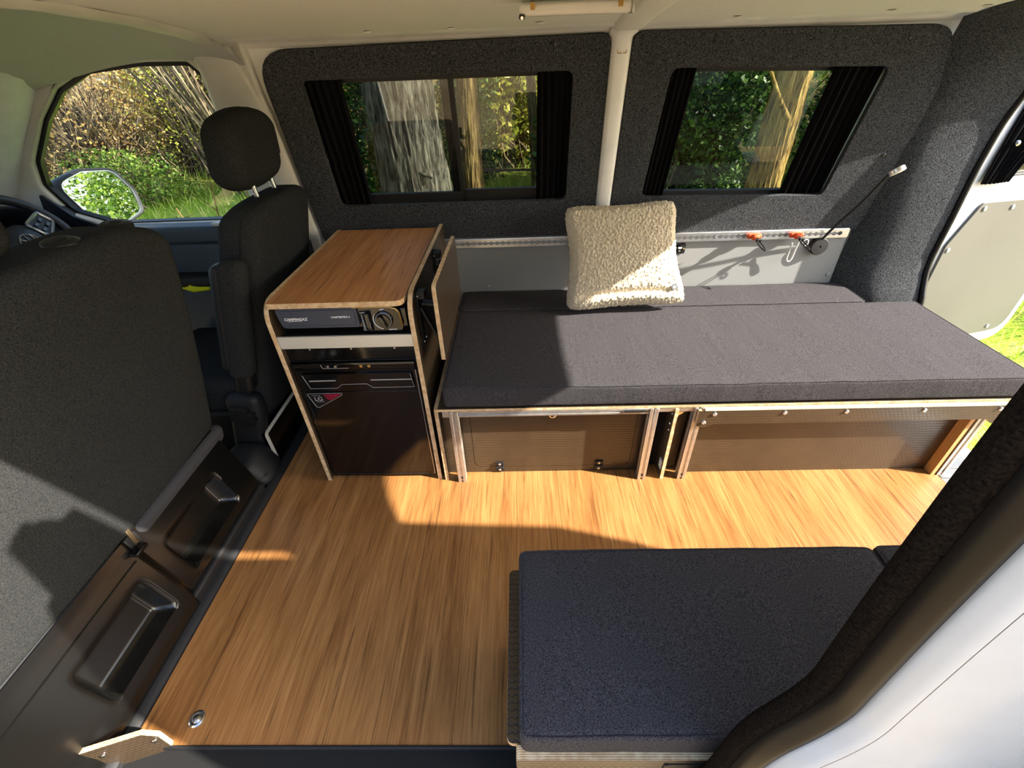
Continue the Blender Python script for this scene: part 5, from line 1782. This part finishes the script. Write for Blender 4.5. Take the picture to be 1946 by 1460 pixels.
# slanting bare stems
stm = thing('bare_saplings', 'leaning bunch of bare pale stems beyond the driver window', 'saplings', (-2.9, 6.2, gz(-2.9, 6.2)))
r = np.random.default_rng(3)
nn_ = 46
p0 = np.column_stack([-3.0 + r.normal(size=nn_) * 0.25, 6.7 + r.normal(size=nn_) * 0.15, np.full(nn_, gz(-3.0, 6.7))])
p1 = p0 + np.column_stack([-0.75 + r.normal(size=nn_) * 0.45, r.normal(size=nn_) * 0.25, 1.7 + r.random(nn_) * 0.9])
v, f = sticks(p0 - np.array(ORG[stm]), p1 - np.array(ORG[stm]), 0.018, 0.006, 0.05, 4)
o = link('stems', quick_mesh('stems', v, f, [M['twig']]), stm)
o['kind'] = 'stuff'
# grass and brambles
ng = 16000
gx = np.concatenate([rng.uniform(-8, 0.5, ng // 2), rng.uniform(-3, 9, ng // 2)])
gy = np.concatenate([rng.uniform(3.5, 9.0, ng // 2), rng.uniform(2.2, 8.5, ng // 2)])
gzz = np.array([ground_z(a, b) for a, b in zip(gx, gy)])
hgt = rng.uniform(0.06, 0.20, ng)
v = np.empty((ng, 4, 3))
lx, ly = rng.normal(size=ng) * 0.05, rng.normal(size=ng) * 0.05
ang = rng.uniform(0, math.pi, ng)
wx, wy2 = np.cos(ang) * 0.007, np.sin(ang) * 0.007
v[:, 0] = np.column_stack([gx - wx, gy - wy2, gzz - 0.01])
v[:, 1] = np.column_stack([gx + wx, gy + wy2, gzz - 0.01])
v[:, 2] = np.column_stack([gx + lx + wx * 0.3, gy + ly + wy2 * 0.3, gzz + hgt])
v[:, 3] = np.column_stack([gx + lx - wx * 0.3, gy + ly - wy2 * 0.3, gzz + hgt])
o = link('grass', quick_mesh('grass', v.reshape(-1, 3), np.arange(ng * 4).reshape(ng, 4), [M['grass']]))
o['kind'], o['label'], o['category'] = 'stuff', 'short bright grass growing on the bank beyond the van', 'grass'
# dead stems and a log
lg = thing('log', 'dark fallen log lying behind the sliding window', 'log', (0.9, 6.2, gz(0.9, 6.2)))
part('bark', trunk_mb((0.28, 6.3, gz(0.3, 6.3) + 0.34), (1.9, 6.15, gz(1.9, 6.15) + 0.34), 0.10, 0.085, 0.012, 3.0, 30, 20, 0.0), 'deadwood', lg, angle=60)
lg2 = thing('fallen_trunk', 'grey fallen trunk lying below the window above the bed', 'log', (3.0, 4.38, gz(3, 4.38)))
mb = MB()
mb.tube(spline([(1.9, 4.40, gz(1.9, 4.4) + 0.16), (2.7, 4.35, gz(2.7, 4.35) + 0.18), (3.4, 4.38, gz(3.4, 4.4) + 0.14), (4.2, 4.4, gz(4.2, 4.4) + 0.10)], 6), 0.13, 14)
part('bark', mb, 'deadwood', lg2, angle=80)
for i, (x, y, h, lean) in enumerate(((-3.1, 5.5, 0.55, 0.10), (-2.55, 5.35, 0.50, 0.16), (-3.35, 5.3, 0.35, -0.08))):
    b = gz(x, y)
    mb = MB().tube(spline([(x, y, b - 0.02), (x + lean * 0.3, y, b + h * 0.4), (x + lean, y, b + h)], 4), [0.012] * 5 + [0.009] * 4, 6)
    mb.tube([(x + lean * 0.3, y, b + h * 0.4), (x - 0.15, y + 0.02, b + h * 0.7)], [0.008, 0.004], 6)
    mb.tube([(x + lean * 0.6, y, b + h * 0.65), (x + 0.2 + lean, y - 0.02, b + h * 0.8)], [0.007, 0.003], 6)
    solo('dead_stem', mb, 'bark_pine', ('forked dry stem in the grass beside the door mirror', 'dry stem leaning in the grass below the driver headrest', 'short dry stem in the grass close to the door mirror')[i], 'stem', (x, y, b))

# hedges on the near side and behind, seen in glass and mirror
for i, (c, rad, n, mat) in enumerate((
        ((-2.0, -7.0, 1.2), (2.2, 1.0, 2.0), 4200, 'leaf_brown'),
        ((2.2, -7.4, 1.3), (2.4, 1.0, 2.1), 4600, 'leaf_brown'),
        ((6.2, -8.6, 1.3), (2.4, 1.0, 2.1), 4200, 'leaf_yel'))):
    shrub('near_hedge', ('brown leaved hedge across the track opposite the cab', 'brown leaved hedge across the track opposite the sliding door', 'yellowish hedge across the track opposite the rear door')[i], c, rad, n, 1, 0.12, mat, 80 + i, nst=120, twig='twig')
for i, (c, rad, n) in enumerate((((9.5, 6.6, 1.4), (2.0, 1.6, 2.0), 12000), ((13.5, 9.5, 2.2), (2.6, 2.0, 2.6), 12000), ((12.0, 4.2, 0.9), (1.6, 1.4, 1.4), 8000))):
    shrub('distant_shrub', ('tall green shrub behind the van, reflected in the door mirror', 'tallest green shrub far behind the van', 'low green shrub behind the open rear door')[i], c, rad, n, 1, 0.10, 'leaf_mid', 90 + i, nst=60)
